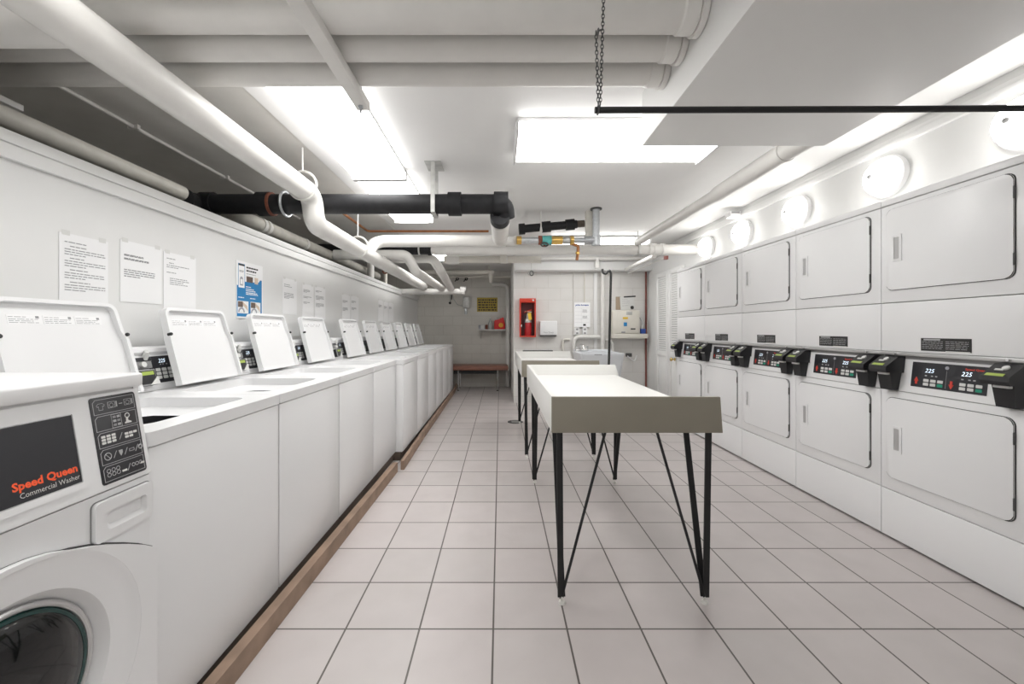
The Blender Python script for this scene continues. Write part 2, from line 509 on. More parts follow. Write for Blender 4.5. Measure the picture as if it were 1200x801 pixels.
# ------------------------------------------------------------------ lights
def tube_light(name, label, x0, x1, y0, y1, zb, along):
    t = thing(name, label, 'light', ((x0 + x1) / 2, (y0 + y1) / 2, zb), 'fluorescent ceiling lights')
    b = MB(); b.box(x0 + 0.01, x1 - 0.01, y0 + 0.01, y1 - 0.01, zb + 0.055, ZC - 0.0005, 'white_plastic', 0.004); part('housing', b, None, t)
    b = MB()
    if along == 'y':
        M = frame((0, y0 + 0.02, 0), (1, 0, 0), (0, 0, 1)); L = y1 - y0 - 0.04; a0, a1 = x0, x1
        b.M = frame((0, y1 - 0.02, 0), (1, 0, 0), (0, 0, 1))
    else:
        L = x1 - x0 - 0.04; a0, a1 = y0, y1
        b.M = frame((x0 + 0.02, 0, 0), (0, 1, 0), (0, 0, 1))
    prof = [(a0 + 0.005, zb + 0.055), (a0 + 0.012, zb + 0.02), (a0 + 0.05, zb), (a1 - 0.05, zb), (a1 - 0.012, zb + 0.02), (a1 - 0.005, zb + 0.055)]
    b.prism(prof, 0, L, 'tube_lens')
    part('diffuser', b, None, t)
    for e in (0, 1):
        b = MB(); 
        if along == 'y':
            yy = y0 if e == 0 else y1 - 0.019
            b.box(x0, x1, yy, yy + 0.019, zb - 0.002, zb + 0.057, 'white_plastic', 0.004)
        else:
            xx = x0 if e == 0 else x1 - 0.019
            b.box(xx, xx + 0.019, y0, y1, zb - 0.002, zb + 0.057, 'white_plastic', 0.004)
        part('end_cap', b, None, t)
    return t
ZL = H(1.14)
tube_light('fluorescent_light', 'long fluorescent light just beyond the three cross pipes, over the washers', -1.13, -0.715, 1.83, 3.065, ZL, 'y')
tube_light('fluorescent_light', 'long fluorescent light over the washers, partly behind the black drain pipe', -1.13, -0.715, 3.075, 4.30, ZL, 'y')
tube_light('fluorescent_light', 'wide fluorescent light across the middle of the ceiling beside the boxed duct', 0.09, 1.37, 2.30, 2.78, ZL, 'x')
tube_light('fluorescent_light', 'added unseen fluorescent light over the washers on the near side of the three cross pipes', -1.13, -0.715, -0.10, 1.13, ZL, 'y')  # added out of view to brighten the near washers
tube_light('fluorescent_light', 'added farthest fluorescent light over the washers, hidden by the white branch pipe', -1.13, -0.715, 5.45, 6.67, ZL, 'y')  # added behind the pipes to brighten the niche, placed by the shelf's shadow
tube_light('fluorescent_light', 'added unseen fluorescent light beside the boxed duct on the camera side of the room', 0.0, 0.70, -0.75, -0.28, ZL, 'x')  # added out of view as fill for the near floor and dryers
tube_light('fluorescent_light', 'far fluorescent light behind the white cross pipe near the end wall', 0.66, 1.98, 5.25, 5.70, ZL, 'x')

M = frame((XR, 0, 2.172), (0, -1, 0), (0, 0, 1))
GY = [1.844, 2.526, 3.276, 4.007, 4.70]
GL = ['dome wall light at the right edge of the photo, crossed by the black rod', 'dome wall light above the second dryer stack from the front',
      'dome wall light above the middle dryer stack', 'dome wall light above the fourth dryer stack', 'farthest dome wall light, beside the end of the white cross pipe']
g0 = None
for k, y in enumerate(GY):
    if g0 is None:
        g0 = thing('dome_light', 'x', 'light', (XR, y, 2.172), 'dome wall lights above the dryers')
        M = frame((XR, y, 2.172), (0, -1, 0), (0, 0, 1))
        b = MB(M); b.lathe([(0, 0), (0.128, 0), (0.13, 0.012), (0.124, 0.03), (0.116, 0.034), (0, 0.034)], (0, 0, 0), 'white_plastic', 40); part('mount', b, None, g0)
        b = MB(M); b.lathe([(0.113, 0.034)] + [(0.113 * math.cos(R(a)), 0.034 + 0.085 * math.sin(R(a))) for a in range(10, 90, 10)] + [(0, 0.119)], (0, 0, 0), 'globe_lens', 40); part('globe', b, None, g0)
        b = MB(M); b.lathe([(0.013, 0.117), (0.014, 0.127), (0.009, 0.134), (0, 0.135)], (0, 0, 0), 'bulb_cap', 16); part('finial', b, None, g0, 'grey finial')
        g0['label'] = GL[0]
    else:
        dup(g0, (XR, y, 2.172), GL[k])

# ------------------------------------------------------------------ stacked dryers
XD = 2.255; DP = 0.684; DY0 = 2.374
def card_reader(b_, scr, lck, plate, u0):
    """black card reader on the sloping console, u0 = left edge, drawn in the front frame"""
    # lower body tapering downwards
    for (bb, f) in ((b_, 1),):
        i = bb.mi('black_plastic')
        def loft(sec):
            rings = []
            for (a0, a1, v, n0, n1) in sec:
                rings.append([bb._v(p) for p in ((u0 + a0, v, n0), (u0 + a1, v, n0), (u0 + a1, v, n1), (u0 + a0, v, n1))])
            for A, B in zip(rings[:-1], rings[1:]):
                for j in range(4):
                    l = (j + 1) % 4; bb._f([A[l], A[j], B[j], B[l]], i)
            bb._f(rings[0], i); bb._f(rings[-1][::-1], i)
        loft([(0.022, 0.088, 0.868, -0.02, 0.040), (0.014, 0.096, 0.975, -0.03, 0.052)])
        bb.M2 = None
    # head: wedge with sloping top
    M0 = b_.M
    side = [(-0.03, 0.968), (0.085, 0.968), (0.092, 0.985), (0.088, 1.005), (0.020, 1.058), (-0.03, 1.058)]
    Mh = M0 @ Matrix(((0, 0, 1, 0), (0, 1, 0, 0), (1, 0, 0, 0), (0, 0, 0, 1)))   # (a,b,c) -> (u=c, v=b, n=a); orientation fixed below
    lo = [b_._v((u0 + 0.002, v, n)) for (n, v) in side]; hi = [b_._v((u0 + 0.108, v, n)) for (n, v) in side]
    i = b_.mi('black_plastic'); N = len(side)
    b_._f(lo, i); b_._f(hi[::-1], i)
    for k in range(N):
        j = (k + 1) % N
        b_._f([lo[j], lo[k], hi[k], hi[j]], i)
    # slope frame for the screen
    d = Vector((0, 1.058 - 1.005, 0.020 - 0.088)); L = d.length; d.normalize()
    nrm = Vector((1, 0, 0)).cross(d)
    Ms = Matrix.Identity(4)
    for r in range(3):
        Ms[r][0] = (1, 0, 0)[r]; Ms[r][1] = d[r]; Ms[r][2] = nrm[r]; Ms[r][3] = (u0, 1.005, 0.088)[r]
    scr.M = M0 @ Ms; lck.M = M0 @ Ms; plate.M = M0
    scr.box(0.016, 0.082, 0.004, 0.020, 0.0, 0.0015, 'lcd_green')
    lck.lathe([(0.013, 0.0), (0.013, 0.006), (0.010, 0.008), (0, 0.008)], (0.062, 0.058, 0), 'label_white', 14)
    lck.box(0.030, 0.06, 0.040, 0.050, 0.0, 0.004, 'label_white')
    plate.box(u0 + 0.032, u0 + 0.09, 0.955, 0.967, 0.05, 0.068, 'label_white', 0.002)

def make_dryer(y_far):
    O = (XD, y_far, 0)
    t = thing('stacked_dryer', 'x', 'dryer', (XD + 0.3, y_far - DP / 2, 0), 'white stacked dryers along the right wall')
    M = frame(O, (0, -1, 0), (0, 0, 1))
    b = MB(M); b.box(0.004, DP - 0.004, 0.012, 1.925, -0.70, -0.02, 'seam_grey'); part('cabinet', b, None, t)
    b = MB(M); b.box(0.0015, DP - 0.0015, 0.014, 0.284, -0.02, 0.0, 'enamel', 0.003); part('base_panel', b, None, t)
    b = MB(M)
    for u in (0.03, DP - 0.07): b.lathe([(0, 0), (0.018, 0), (0.018, 0.014), (0, 0.014)], (0, 0, 0), 'metal_dark', 12) if False else b.box(u, u + 0.04, 0, 0.0125, -0.10, -0.04, 'metal_dark')
    for u in (0.03, DP - 0.07): b.box(u, u + 0.04, 0, 0.0125, -0.66, -0.60, 'metal_dark')
    part('foot', b, None, t)
    b = MB(M); b.box(0.0015, DP - 0.0015, 0.288, 0.861, -0.02, 0.0, 'enamel', 0.003); part('lower_panel', b, None, t)
    b = MB(M); b.box(0.0015, DP - 0.0015, 1.087, 1.362, -0.02, 0.0, 'enamel', 0.003); part('middle_panel', b, None, t)
    b = MB(M); b.box(0.0015, DP - 0.0015, 1.366, 1.927, -0.02, 0.0, 'enamel', 0.003); part('upper_panel', b, None, t)
    b = MB(M); b.box(0.001, DP - 0.001, 1.931, 1.968, -0.30, 0.002, 'enamel', 0.004); part('top_trim', b, None, t)
    b = MB(M); b.box(0.0, DP, 1.066, 1.085, -0.06, 0.010, 'silver', 0.003)
    for u in (0.10, DP - 0.075): b.lathe([(0.006, 0), (0.006, 0.014), (0, 0.014)], (u, 1.076, 0.01), 'chrome', 10)
    part('ledge', b, None, t, 'silver ledge')
    # sloping console
    Mc = frame(O, (0, 0, 1), (-1, 0, 0))    # (v, n, -u)
    b = MB(M)
    prof = [(-0.30, 0.865), (0.0, 0.865), (-0.022, 1.064), (-0.30, 1.064)]
    lo = [b._v((0.0015, v, n)) for n, v in prof]; hi = [b._v((DP - 0.0015, v, n)) for n, v in prof]; i = b.mi('enamel')
    b._f(lo, i); b._f(hi[::-1], i)
    for k in range(4): b._f([lo[(k + 1) % 4], lo[k], hi[k], hi[(k + 1) % 4]], i)
    con = part('control_console', b, None, t)
    d = Vector((0, 0.199, -0.022)).normalized(); nn = Vector((1, 0, 0)).cross(d)
    Ms = Matrix.Identity(4)
    for r in range(3):
        Ms[r][0] = (1, 0, 0)[r]; Ms[r][1] = d[r]; Ms[r][2] = nn[r]; Ms[r][3] = (0, 0.865, 0.0)[r]
    Ms = M @ Ms
    b = MB(Ms)
    b.rplate(0.168, 0.512, 0.036, 0.170, 0.003, -0.001, 0.002, 'panel_black')
    e = 0.0022
    b.box(0.3385, 0.3395, 0.045, 0.135, e, e + 0.0004, 'label_line')
    b.lathe([(0.009, 0), (0.009, 0.001), (0, 0.001)], (0.339, 0.150, e), 'grey_photo', 12)
    for u, flip in ((0.182, 1), (0.350, -1)):
        b.text('225', u + 0.052, 0.118, 0.030, e, 'led_white', shear=0.25)
        for q in (0.055, 0.085, 0.105): b.box(u + q, u + q + 0.010, 0.098, 0.104, e, e + 0.0004, 'label_line')
        c = 0.068
        if flip > 0: b.prism([(u + 0.002, c), (u + 0.014, c + 0.024), (u + 0.026, c)], e, e + 0.0006, 'label_red'); b.box(u + 0.008, u + 0.020, c - 0.016, c, e, e + 0.0006, 'label_red')
        else: b.prism([(u + 0.002, c), (u + 0.026, c), (u + 0.014, c - 0.024)], e, e + 0.0006, 'label_red'); b.box(u + 0.008, u + 0.020, c, c + 0.018, e, e + 0.0006, 'label_red')
        for q in range(3):
            b.rplate(u + 0.05 + q * 0.034, u + 0.076 + q * 0.034, 0.068, 0.083, 0.003, e, e + 0.001, 'label_white')
            b.rplate(u + 0.05 + q * 0.034, u + 0.076 + q * 0.034, 0.048, 0.063, 0.003, e, e + 0.001, 'label_green' if q == 2 else 'label_white')
    b.text('Speed Queen', 0.418, 0.148, 0.013, e, 'label_red', bold=0.0006, width=0.088)
    part('control_label', b, None, con, 'black control label')
    # doors
    for nm, v0, v1, hv in (('lower_door', 0.362, 0.820, 0.52), ('upper_door', 1.437, 1.900, 1.605)):
        b = MB(M)
        b.rplate(0.0385, 0.6225, v0 - 0.003, v1 + 0.0025, 0.034, 0.0, 0.003, 'seam_dark')
        b.rplate(0.040, 0.619, v0, v1, 0.032, 0.001, 0.009, 'enamel', 0.0025)
        dd = part(nm, b, None, t)
        b = MB(M)
        b.ring(rrect(0.075, 0.132, hv - 0.008, hv + 0.142, 0.006), rrect(0.088, 0.119, hv + 0.006, hv + 0.128, 0.004), 0.009, 0.013, 'enamel')
        b.rplate(0.088, 0.119, hv + 0.006, hv + 0.128, 0.004, 0.0088, 0.0097, 'silver')
        part('handle', b, None, dd, 'recessed grey door pull')
        for q in (v0 + 0.055, v1 - 0.115):
            b = MB(M); b.box(0.6175, 0.6235, q, q + 0.055, 0.002, 0.0105, 'metal_dark', 0.0015); part('hinge', b, None, dd)
    # notice on the middle panel
    b = MB(M); b.box(0.226, 0.457, 1.098, 1.165, 0.0, 0.0012, 'ink_black')
    b.box(0.24, 0.32, 1.154, 1.161, 0.0012, 0.0016, 'label_line')
    for q in range(5):
        b.lines(0.232, 1.148 - q * 0.009, [(0, 0, 0.10)], 0.0018, 'label_line', 0.0022, q)
        b.lines(0.345, 1.148 - q * 0.009, [(0, 0, 0.10)], 0.0018, 'label_line', 0.0022, q + 9)
    b.box(0.345, 0.452, 1.094, 1.101, 0.0012, 0.0018, 'label_white')
    part('notice_label', b, None, t, 'black instruction label')
    for u0 in (0.016, DP - 0.124):
        b = MB(M); s_ = MB(); l_ = MB(); p_ = MB()
        card_reader(b, s_, l_, p_, u0)
        cr_ = part('card_reader', b, None, t, 'black card reader')
        part('screen', s_, None, cr_); part('lock', l_, None, cr_); part('slot_plate', p_, None, cr_)
    return t
DL = ['white stacked dryer nearest the camera at right, cut by the photo edge', 'second stacked dryer from the camera', 'middle one of the five stacked dryers',
      'fourth stacked dryer from the camera, next to the farthest', 'farthest stacked dryer, beside the louvered door']
d0 = make_dryer(DY0); d0['label'] = DL[0]
for k in range(1, 5):
    dup(d0, (d0.location.x, d0.location.y + DP * k, 0), DL[k])

# ------------------------------------------------------------------ top-loading washers
WP = 0.657; WY0 = 1.10; WX1 = -0.968; WX2 = -0.900; ZP = 0.072
def make_washer(x, y):
    O = (x, y, 0)
    W = WP - 0.004
    t = thing('top_loading_washer', 'x', 'washer', (x - 0.37, y + WP / 2, ZP), 'white top-loading washers along the partition')
    M = frame(O, (0, 1, 0), (0, 0, 1))
    MH = frame(O, (0, 1, 0), (-1, 0, 0))      # horizontal: (u, depth backwards, up)
    b = MB(M)
    b.box(0.006, W - 0.002, ZP, 0.884, -0.72, -0.70, 'washer_enamel')
    b.box(0.006, 0.02, ZP, 0.884, -0.70, -0.012, 'washer_enamel'); b.box(W - 0.016, W - 0.002, ZP, 0.884, -0.70, -0.012, 'washer_enamel')
    b.box(0.02, W - 0.016, ZP, ZP + 0.02, -0.70, -0.012, 'washer_enamel')
    part('cabinet', b, None, t)
    b = MB(M); b.box(0.004, W, ZP + 0.006, 0.883, -0.012, 0.0, 'washer_enamel', 0.004); part('front_panel', b, None, t)
    # worktop with opening
    op = rrect(0.085, 0.575, 0.085, 0.515, 0.05, 6)
    out = rrect(0.002, W + 0.002, -0.006, 0.72, 0.012, 6)
    b = MB(MH); b.ring(out, op, 0.887, 0.927, 'washer_enamel')
    inn = [(0.33 + 0.205 * math.cos(R(a)), 0.30 + 0.205 * math.sin(R(a))) for a in [(-90 + 90 * (k // 7) + 90 * (k % 7) / 6 - 0.0) for k in range(28)]]
    inn = []
    for (u, v) in op:
        a = math.atan2(v - 0.30, u - 0.33); inn.append((0.33 + 0.20 * math.cos(a), 0.30 + 0.20 * math.sin(a)))
    op2 = [(0.33 + (u - 0.33) * 0.999, 0.30 + (v - 0.30) * 0.999) for u, v in op]
    i = b.mi('washer_enamel')
    A = [b._v((u, v, 0.889)) for u, v in op2]; B = [b._v((u, v, 0.868)) for u, v in inn]
    for k in range(len(A)):
        j = (k + 1) % len(A); b._f([A[k], A[j], B[j], B[k]], i)
    part('worktop', b, None, t)
    b = MB(MH); b.lathe([(0.200, 0.868), (0.21, 0.80), (0.24, 0.78), (0.24, 0.40), (0, 0.40)], (0.33, 0.30, 0), 'tub_dark', 32); part('tub', b, None, t, 'dark wash tub')
    # console
    b = MB(M)
    prof = [(-0.735, 0.928), (-0.628, 0.928), (-0.632, 0.948), (-0.668, 1.092), (-0.660, 1.106), (-0.664, 1.122), (-0.680, 1.130), (-0.735, 1.130)]
    lo = [b._v((0.004, v, n)) for n, v in prof]; hi = [b._v((W, v, n)) for n, v in prof]; i = b.mi('washer_enamel')
    b._f(lo, i); b._f(hi[::-1], i)
    for k in range(len(prof)):
        j = (k + 1) % len(prof); b._f([lo[j], lo[k], hi[k], hi[j]], i)
    con = part('control_console', b, None, t)
    d = Vector((0, 0.144, -0.036)); d.normalize(); nn = Vector((1, 0, 0)).cross(d)
    Ms = Matrix.Identity(4)
    for r in range(3):
        Ms[r][0] = (1, 0, 0)[r]; Ms[r][1] = d[r]; Ms[r][2] = nn[r]; Ms[r][3] = (0, 0.948, -0.632)[r]
    Ms = M @ Ms
    b = MB(Ms); e = 0.0016
    b.rplate(0.098, 0.60, 0.012, 0.140, 0.004, -0.001, e, 'panel_black')
    b.text('225', 0.150, 0.108, 0.026, e + 0.0004, 'led_white', shear=0.25)
    for q in (0.155, 0.170, 0.190): b.box(q, q + 0.008, 0.097, 0.102, e, e + 0.0004, 'label_line')
    for r_ in range(3):
        for c_ in range(3):
            b.rplate(0.126 + c_ * 0.034, 0.151 + c_ * 0.034, 0.030 + r_ * 0.0185, 0.045 + r_ * 0.0185, 0.003, e, e + 0.0015, 'label_white')
    b.box(0.40, 0.52, 0.06, 0.068, e, e + 0.0004, 'label_line'); b.box(0.40, 0.50, 0.045, 0.05, e, e + 0.0004, 'label_line')
    part('control_label', b, None, con, 'black control label with keypad')
    # card reader at the left end of the console
    b = MB(Ms)
    b.box(0.004, 0.105, 0.085, 0.138, -0.002, 0.010, 'seam_grey', 0.003)
    b.box(0.004, 0.105, 0.118, 0.137, 0.008, 0.0125, 'panel_black', 0.001)
    b.prism([(0.0, 0.005), (0.092, 0.005), (0.092, 0.078), (0.0, 0.078)], -0.002, 0.030, 'black_plastic', 0.006)
    cr_ = part('card_reader', b, None, t, 'black card reader')
    b = MB(Ms); b.box(0.018, 0.078, 0.052, 0.068, 0.0302, 0.0312, 'lcd_green'); part('screen', b, None, cr_)
    b = MB(Ms); b.lathe([(0.013, 0), (0.013, 0.012), (0, 0.012)], (0.052, 0.103, 0.010), 'label_white', 16)
    b.tube([(0.075, 0.128, 0.006), (0.075, 0.15, 0.022)], 0.012, 'label_white', 12); b.tube([(0.075, 0.15, 0.022), (0.078, 0.166, 0.02)], 0.009, 'label_white', 12)
    part('lock', b, None, cr_, 'white round lock')
    b = MB(Ms); b.prism([(0.05, 0.006), (0.098, 0.006), (0.092, 0.042)], 0.029, 0.034, 'label_white'); part('slot_plate', b, None, cr_)
    # lid standing open
    th = R(14.5)
    Ml = M @ Matrix(((1, 0, 0, 0.152), (0, math.cos(th), math.sin(th), 0.944), (0, -math.sin(th), math.cos(th), -0.542), (0, 0, 0, 1)))
    LW, LH = 0.452, 0.386
    def lid(off, r):
        pts = []
        base = [(0.0 + off, 0.004 + off * 0.3), (LW - off, 0.004 + off * 0.3), (LW - 0.006 - off, LH * 0.60), (LW - 0.022 - off, LH * 0.70)]
        pts = base[:]
        for k in range(7):
            a = R(90 * k / 6); pts.append((LW - 0.028 - off - r + r * math.cos(a), LH - off - r + r * math.sin(a)))
        for k in range(7):
            a = R(90 + 90 * k / 6); pts.append((0.008 + off + r + r * math.cos(a), LH - off - r + r * math.sin(a)))
        pts += [(0.006 + off, LH * 0.70), (0.0 + off, LH * 0.60)]
        return pts
    b = MB(Ml)
    b.ring(lid(0.0, 0.035), lid(0.014, 0.026), -0.032, 0.0, 'washer_enamel')
    b.prism(lid(0.0135, 0.026), -0.0315, -0.020, 'washer_enamel')
    ld = part('lid', b, None, t)
    for q in range(3):
        u = 0.055 + q * 0.105
        b = MB(Ml); b.box(u, u + 0.10, LH - 0.088, LH - 0.055, -0.0205, -0.0192, 'paper')
        b.lines(u + 0.004, LH - 0.062, [(0, 0, 0.05), (0.008, 0, 0.085), (0.014, 0, 0.07), (0.020, 0, 0.085)], -0.0188, 'ink', 0.0016, q + 3)
        b.box(u + 0.082, u + 0.092, LH - 0.066, LH - 0.058, -0.0192, -0.0186, 'ink')
        part('sticker', b, None, ld, 'white paper instruction sticker')
    for u in (0.005, LW - 0.014):
        b = MB(Ml); b.lathe([(0.0075, -0.01), (0.0075, 0.006), (0.005, 0.009), (0, 0.009)], (u, LH * 0.655, 0), 'rubber', 14); part('bumper', b, None, ld, 'black rubber bumper')
    return t
WL = ['white top-loading washer with raised lid right beside the front-loading washer', 'second top-loading washer beyond the front loader, in front of the three large notices',
      'third top-loading washer beyond the front loader, under the blue poster', 'fourth top-loading washer beyond the front loader, last before the row steps forward',
      'fifth top-loading washer, first of the part of the row that stands forward', 'sixth top-loading washer beyond the front loader', 'seventh top-loading washer beyond the front loader',
      'eighth top-loading washer beyond the front loader', 'ninth top-loading washer, next to last in the row', 'farthest top-loading washer, beside the brown bench']
w0 = make_washer(WX1, WY0); w0['label'] = WL[0]
for k in range(1, 10):
    dx = 0 if k < 4 else WX2 - WX1
    dup(w0, (w0.location.x + dx, w0.location.y + WP * k, ZP), WL[k])

# platform and rails under the washers
b = MB(); b.box(-1.70, -0.985, 0.30, 3.71, 0, ZP - 0.0005, 'wood_dark', 0.003); b.box(-1.70, -0.925, 3.712, 7.70, 0, ZP - 0.0005, 'wood_dark', 0.003)
solo('wooden_platform', b, None, 'dark wooden platform the row of washers stands on', 'platform')
def rail(pts, label, th=0.04):
    b = MB(); i = b.mi('wood')
    for (x0, y0), (x1, y1) in zip(pts[:-1], pts[1:]):
        b.bar((x0 - th / 2, y0, 0.040), (x1 - th / 2, y1, 0.040), th, 0.080, 'wood', side=(1, 0, 0))
    return solo('wooden_rail', b, None, label, 'wood rail', 'wooden rails along the washers')
rail([(-0.925, 0.35), (-0.872, 3.42)], 'front length of brown wooden rail on the tiles, along the nearest washers', 0.042)
rail([(-0.828, 3.46), (-0.848, 4.5), (-0.868, 7.70), (-0.90, 8.44)], 'rear length of brown wooden rail running to the bench', 0.03)

# ------------------------------------------------------------------ front-loading washer
def make_front_loader():
    k_ = 0.978
    def u_(y): return (y - 0.44) * k_
    def z_(z): return EYE - (EYE - z) * k_
    O = (-0.935, 0.43, 0); W = 0.667
    t = thing('front_loading_washer', 'white front-loading washer with round glass door in the lower left corner', 'washer', (-1.28, 0.43 + W / 2, ZP))
    M = frame(O, (0, 1, 0), (0, 0, 1))
    b = MB(M)
    b.box(0, 0.015, ZP, z_(1.053), -0.74, -0.03, 'washer_enamel'); b.box(W - 0.015, W, ZP, z_(1.053), -0.74, -0.055, 'washer_enamel')
    b.box(W - 0.015, W, ZP, z_(0.80), -0.056, -0.03, 'washer_enamel')
    b.box(0.015, W - 0.015, ZP, z_(1.053), -0.74, -0.725, 'washer_enamel'); b.box(0.015, W - 0.015, ZP, ZP + 0.015, -0.725, -0.03, 'washer_enamel')
    part('cabinet', b, None, t)
    b = MB(M); b.box(-0.001, W + 0.001, z_(1.054), z_(1.091), -0.745, -0.040, 'washer_enamel', 0.007, 3); part('top_cover', b, None, t)
    # console
    vb, vt = z_(0.812), z_(1.052)
    nb, nt_ = -0.014, -0.054
    b = MB(M); prof = [(-0.30, vb), (nb, vb), (nt_, vt), (-0.30, vt)]
    lo = [b._v((0.001, v, n)) for n, v in prof]; hi = [b._v((W - 0.001, v, n)) for n, v in prof]; i = b.mi('washer_enamel')
    fs = [b._f(lo, i), b._f(hi[::-1], i)]
    for q in range(4): fs.append(b._f([lo[(q + 1) % 4], lo[q], hi[q], hi[(q + 1) % 4]], i))
    bmesh.ops.bevel(b.bm, geom=list(set(e for f in fs for e in f.edges)), offset=0.004, segments=2, affect='EDGES')
    con = part('control_console', b, None, t)
    d = Vector((0, vt - vb, nt_ - nb)); SL = d.length; d.normalize(); nn = Vector((1, 0, 0)).cross(d)
    Ms = Matrix.Identity(4)
    for r in range(3):
        Ms[r][0] = (1, 0, 0)[r]; Ms[r][1] = d[r]; Ms[r][2] = nn[r]; Ms[r][3] = (0, vb, nb)[r]
    Ms = M @ Ms
    def s_(z): return (z_(z) - vb) / (vt - vb) * SL
    # badge panel
    b = MB(Ms); u1 = u_(0.937); e = 0.0026
    b.ring(rrect(0.05, u1 + 0.016, s_(0.838), s_(1.028), 0.012), rrect(0.06, u1 + 0.002, s_(0.855) - 0.002, s_(1.010) + 0.002, 0.002), -0.001, 0.003, 'washer_enamel')
    b.box(0.06, u1, s_(0.855), s_(1.010), -0.001, 0.0022, 'panel_black')
    b.text('Speed Queen', u1 - 0.128, s_(0.882), 0.023, e, 'logo_red', bold=0.0008, width=0.122)
    b.text('Commercial Washer', u1 - 0.118, s_(0.864), 0.0155, e, 'label_white', width=0.114)
    part('badge_panel', b, None, con, 'black name panel with red lettering')
    # icon panel
    ua, ub, va, vb2 = u_(0.982), u_(1.104), s_(0.826), s_(1.040)
    b = MB(Ms); b.rplate(ua, ub, va, vb2, 0.007, -0.001, 0.0016, 'panel_black', 0.0005)
    e0, e1 = 0.0016, 0.0021
    def fr(x0, x1, y0, y1, th=0.0011, m='label_line'):
        b.box(x0, x1, y0, y0 + th, e0, e1, m); b.box(x0, x1, y1 - th, y1, e0, e1, m)
        b.box(x0, x0 + th, y0, y1, e0, e1, m); b.box(x1 - th, x1, y0, y1, e0, e1, m)
    def slash(x, y): b.prism([(x, y), (x + 0.0015, y), (x + 0.0105, y + 0.016), (x + 0.009, y + 0.016)], e0, e1, 'label_line')
    ch = (vb2 - va - 0.008) / 5
    for q in range(5):
        y0 = vb2 - 0.005 - ch * (q + 1) + 0.003; y1 = y0 + ch - 0.004
        x0, x1 = ua + 0.006, ub - 0.005
        b.ring([(x0 + 0.0, y0), (x1, y0), (x1, y1), (x0 + 0.007, y1), (x0, y1 - 0.007)], [(x0 + 0.0012, y0 + 0.0012), (x1 - 0.0012, y0 + 0.0012), (x1 - 0.0012, y1 - 0.0012), (x0 + 0.0076, y1 - 0.0012), (x0 + 0.0012, y1 - 0.0076)], e0, e1, 'label_line')
        ym = (y0 + y1) / 2
        if q == 0:
            tee = [(0, 0), (0.010, 0), (0.010, 0.010), (0.013, 0.008), (0.015, 0.012), (0.010, 0.016), (0, 0.016), (-0.005, 0.012), (-0.003, 0.008), (0, 0.010)]
            c = [(x0 + 0.014 + a, ym - 0.008 + bb) for a, bb in tee]
            for k in range(len(c)):
                p, r_ = c[k], c[(k + 1) % len(c)]
                b.tube([(p[0], p[1], e0), (r_[0], r_[1], e0)], 0.0006, 'label_line', 4)
            for xx in (0.037, 0.080):
                fr(x0 + xx, x0 + xx + 0.019, ym - 0.007, ym + 0.009)
                b.torus((x0 + xx + 0.0095, ym, e0), 0.005, 0.0007, (0, 0, 1), 'label_line', 14, 4)
                b.box(x0 + xx + 0.021, x0 + xx + 0.024, ym - 0.006, ym + 0.008, e0, e1, 'label_line')
            b.box(x0 + 0.066, x0 + 0.075, ym - 0.001, ym + 0.001, e0, e1, 'label_line')
            for p in ((0, 0),): pass
        if q == 1:
            fr(x0 + 0.040, x0 + 0.066, ym - 0.017, ym + 0.017, 0.0008)
            for r_ in range(3):
                for c_ in range(2):
                    b.box(x0 + 0.044 + c_ * 0.011, x0 + 0.052 + c_ * 0.011, ym - 0.013 + r_ * 0.010, ym - 0.007 + r_ * 0.010, e0, e1, 'label_line' if (r_ + c_) % 2 else 'ink')
            b.torus((x0 + 0.083, ym + 0.007, e0), 0.006, 0.001, (0, 0, 1), 'label_white', 14, 4)
            b.prism([(x0 + 0.074, ym - 0.013), (x0 + 0.092, ym - 0.013), (x0 + 0.092, ym - 0.010), (x0 + 0.084, ym - 0.006), (x0 + 0.084, ym + 0.003), (x0 + 0.079, ym + 0.003), (x0 + 0.078, ym - 0.008), (x0 + 0.074, ym - 0.010)], e0, e1, 'label_white')
        if q == 2:
            for r_ in range(3):
                for c_ in range(3):
                    b.rplate(x0 + 0.008 + c_ * 0.013, x0 + 0.018 + c_ * 0.013, ym - 0.010 + r_ * 0.0075, ym - 0.004 + r_ * 0.0075, 0.0015, e0, e1, 'label_white')
            slash(x0 + 0.052, ym - 0.008)
            for c_ in range(3): b.rplate(x0 + 0.068 + c_ * 0.012, x0 + 0.078 + c_ * 0.012, ym - 0.001, ym + 0.005, 0.0015, e0, e1, 'label_white')
            for c_ in range(2): b.rplate(x0 + 0.068 + c_ * 0.012, x0 + 0.078 + c_ * 0.012, ym - 0.009, ym - 0.003, 0.0015, e0, e1, 'label_white')
        if q == 3:
            b.torus((x0 + 0.017, ym, e0), 0.0085, 0.0011, (0, 0, 1), 'label_line', 18, 4); b.tube([(x0 + 0.012, ym + 0.006, e0), (x0 + 0.022, ym - 0.006, e0)], 0.0009, 'label_line', 4)
            slash(x0 + 0.030, ym - 0.008)
            b.prism([(x0 + 0.045, ym + 0.007), (x0 + 0.055, ym + 0.007), (x0 + 0.055, ym), (x0 + 0.050, ym - 0.008), (x0 + 0.047, ym - 0.002)], e0, e1, 'label_line')
            slash(x0 + 0.059, ym - 0.008)
            fr(x0 + 0.073, x0 + 0.087, ym - 0.004, ym + 0.003)
            slash(x0 + 0.089, ym - 0.008); b.torus((x0 + 0.105, ym, e0), 0.005, 0.0018, (0, 0, 1), 'label_line', 12, 4)
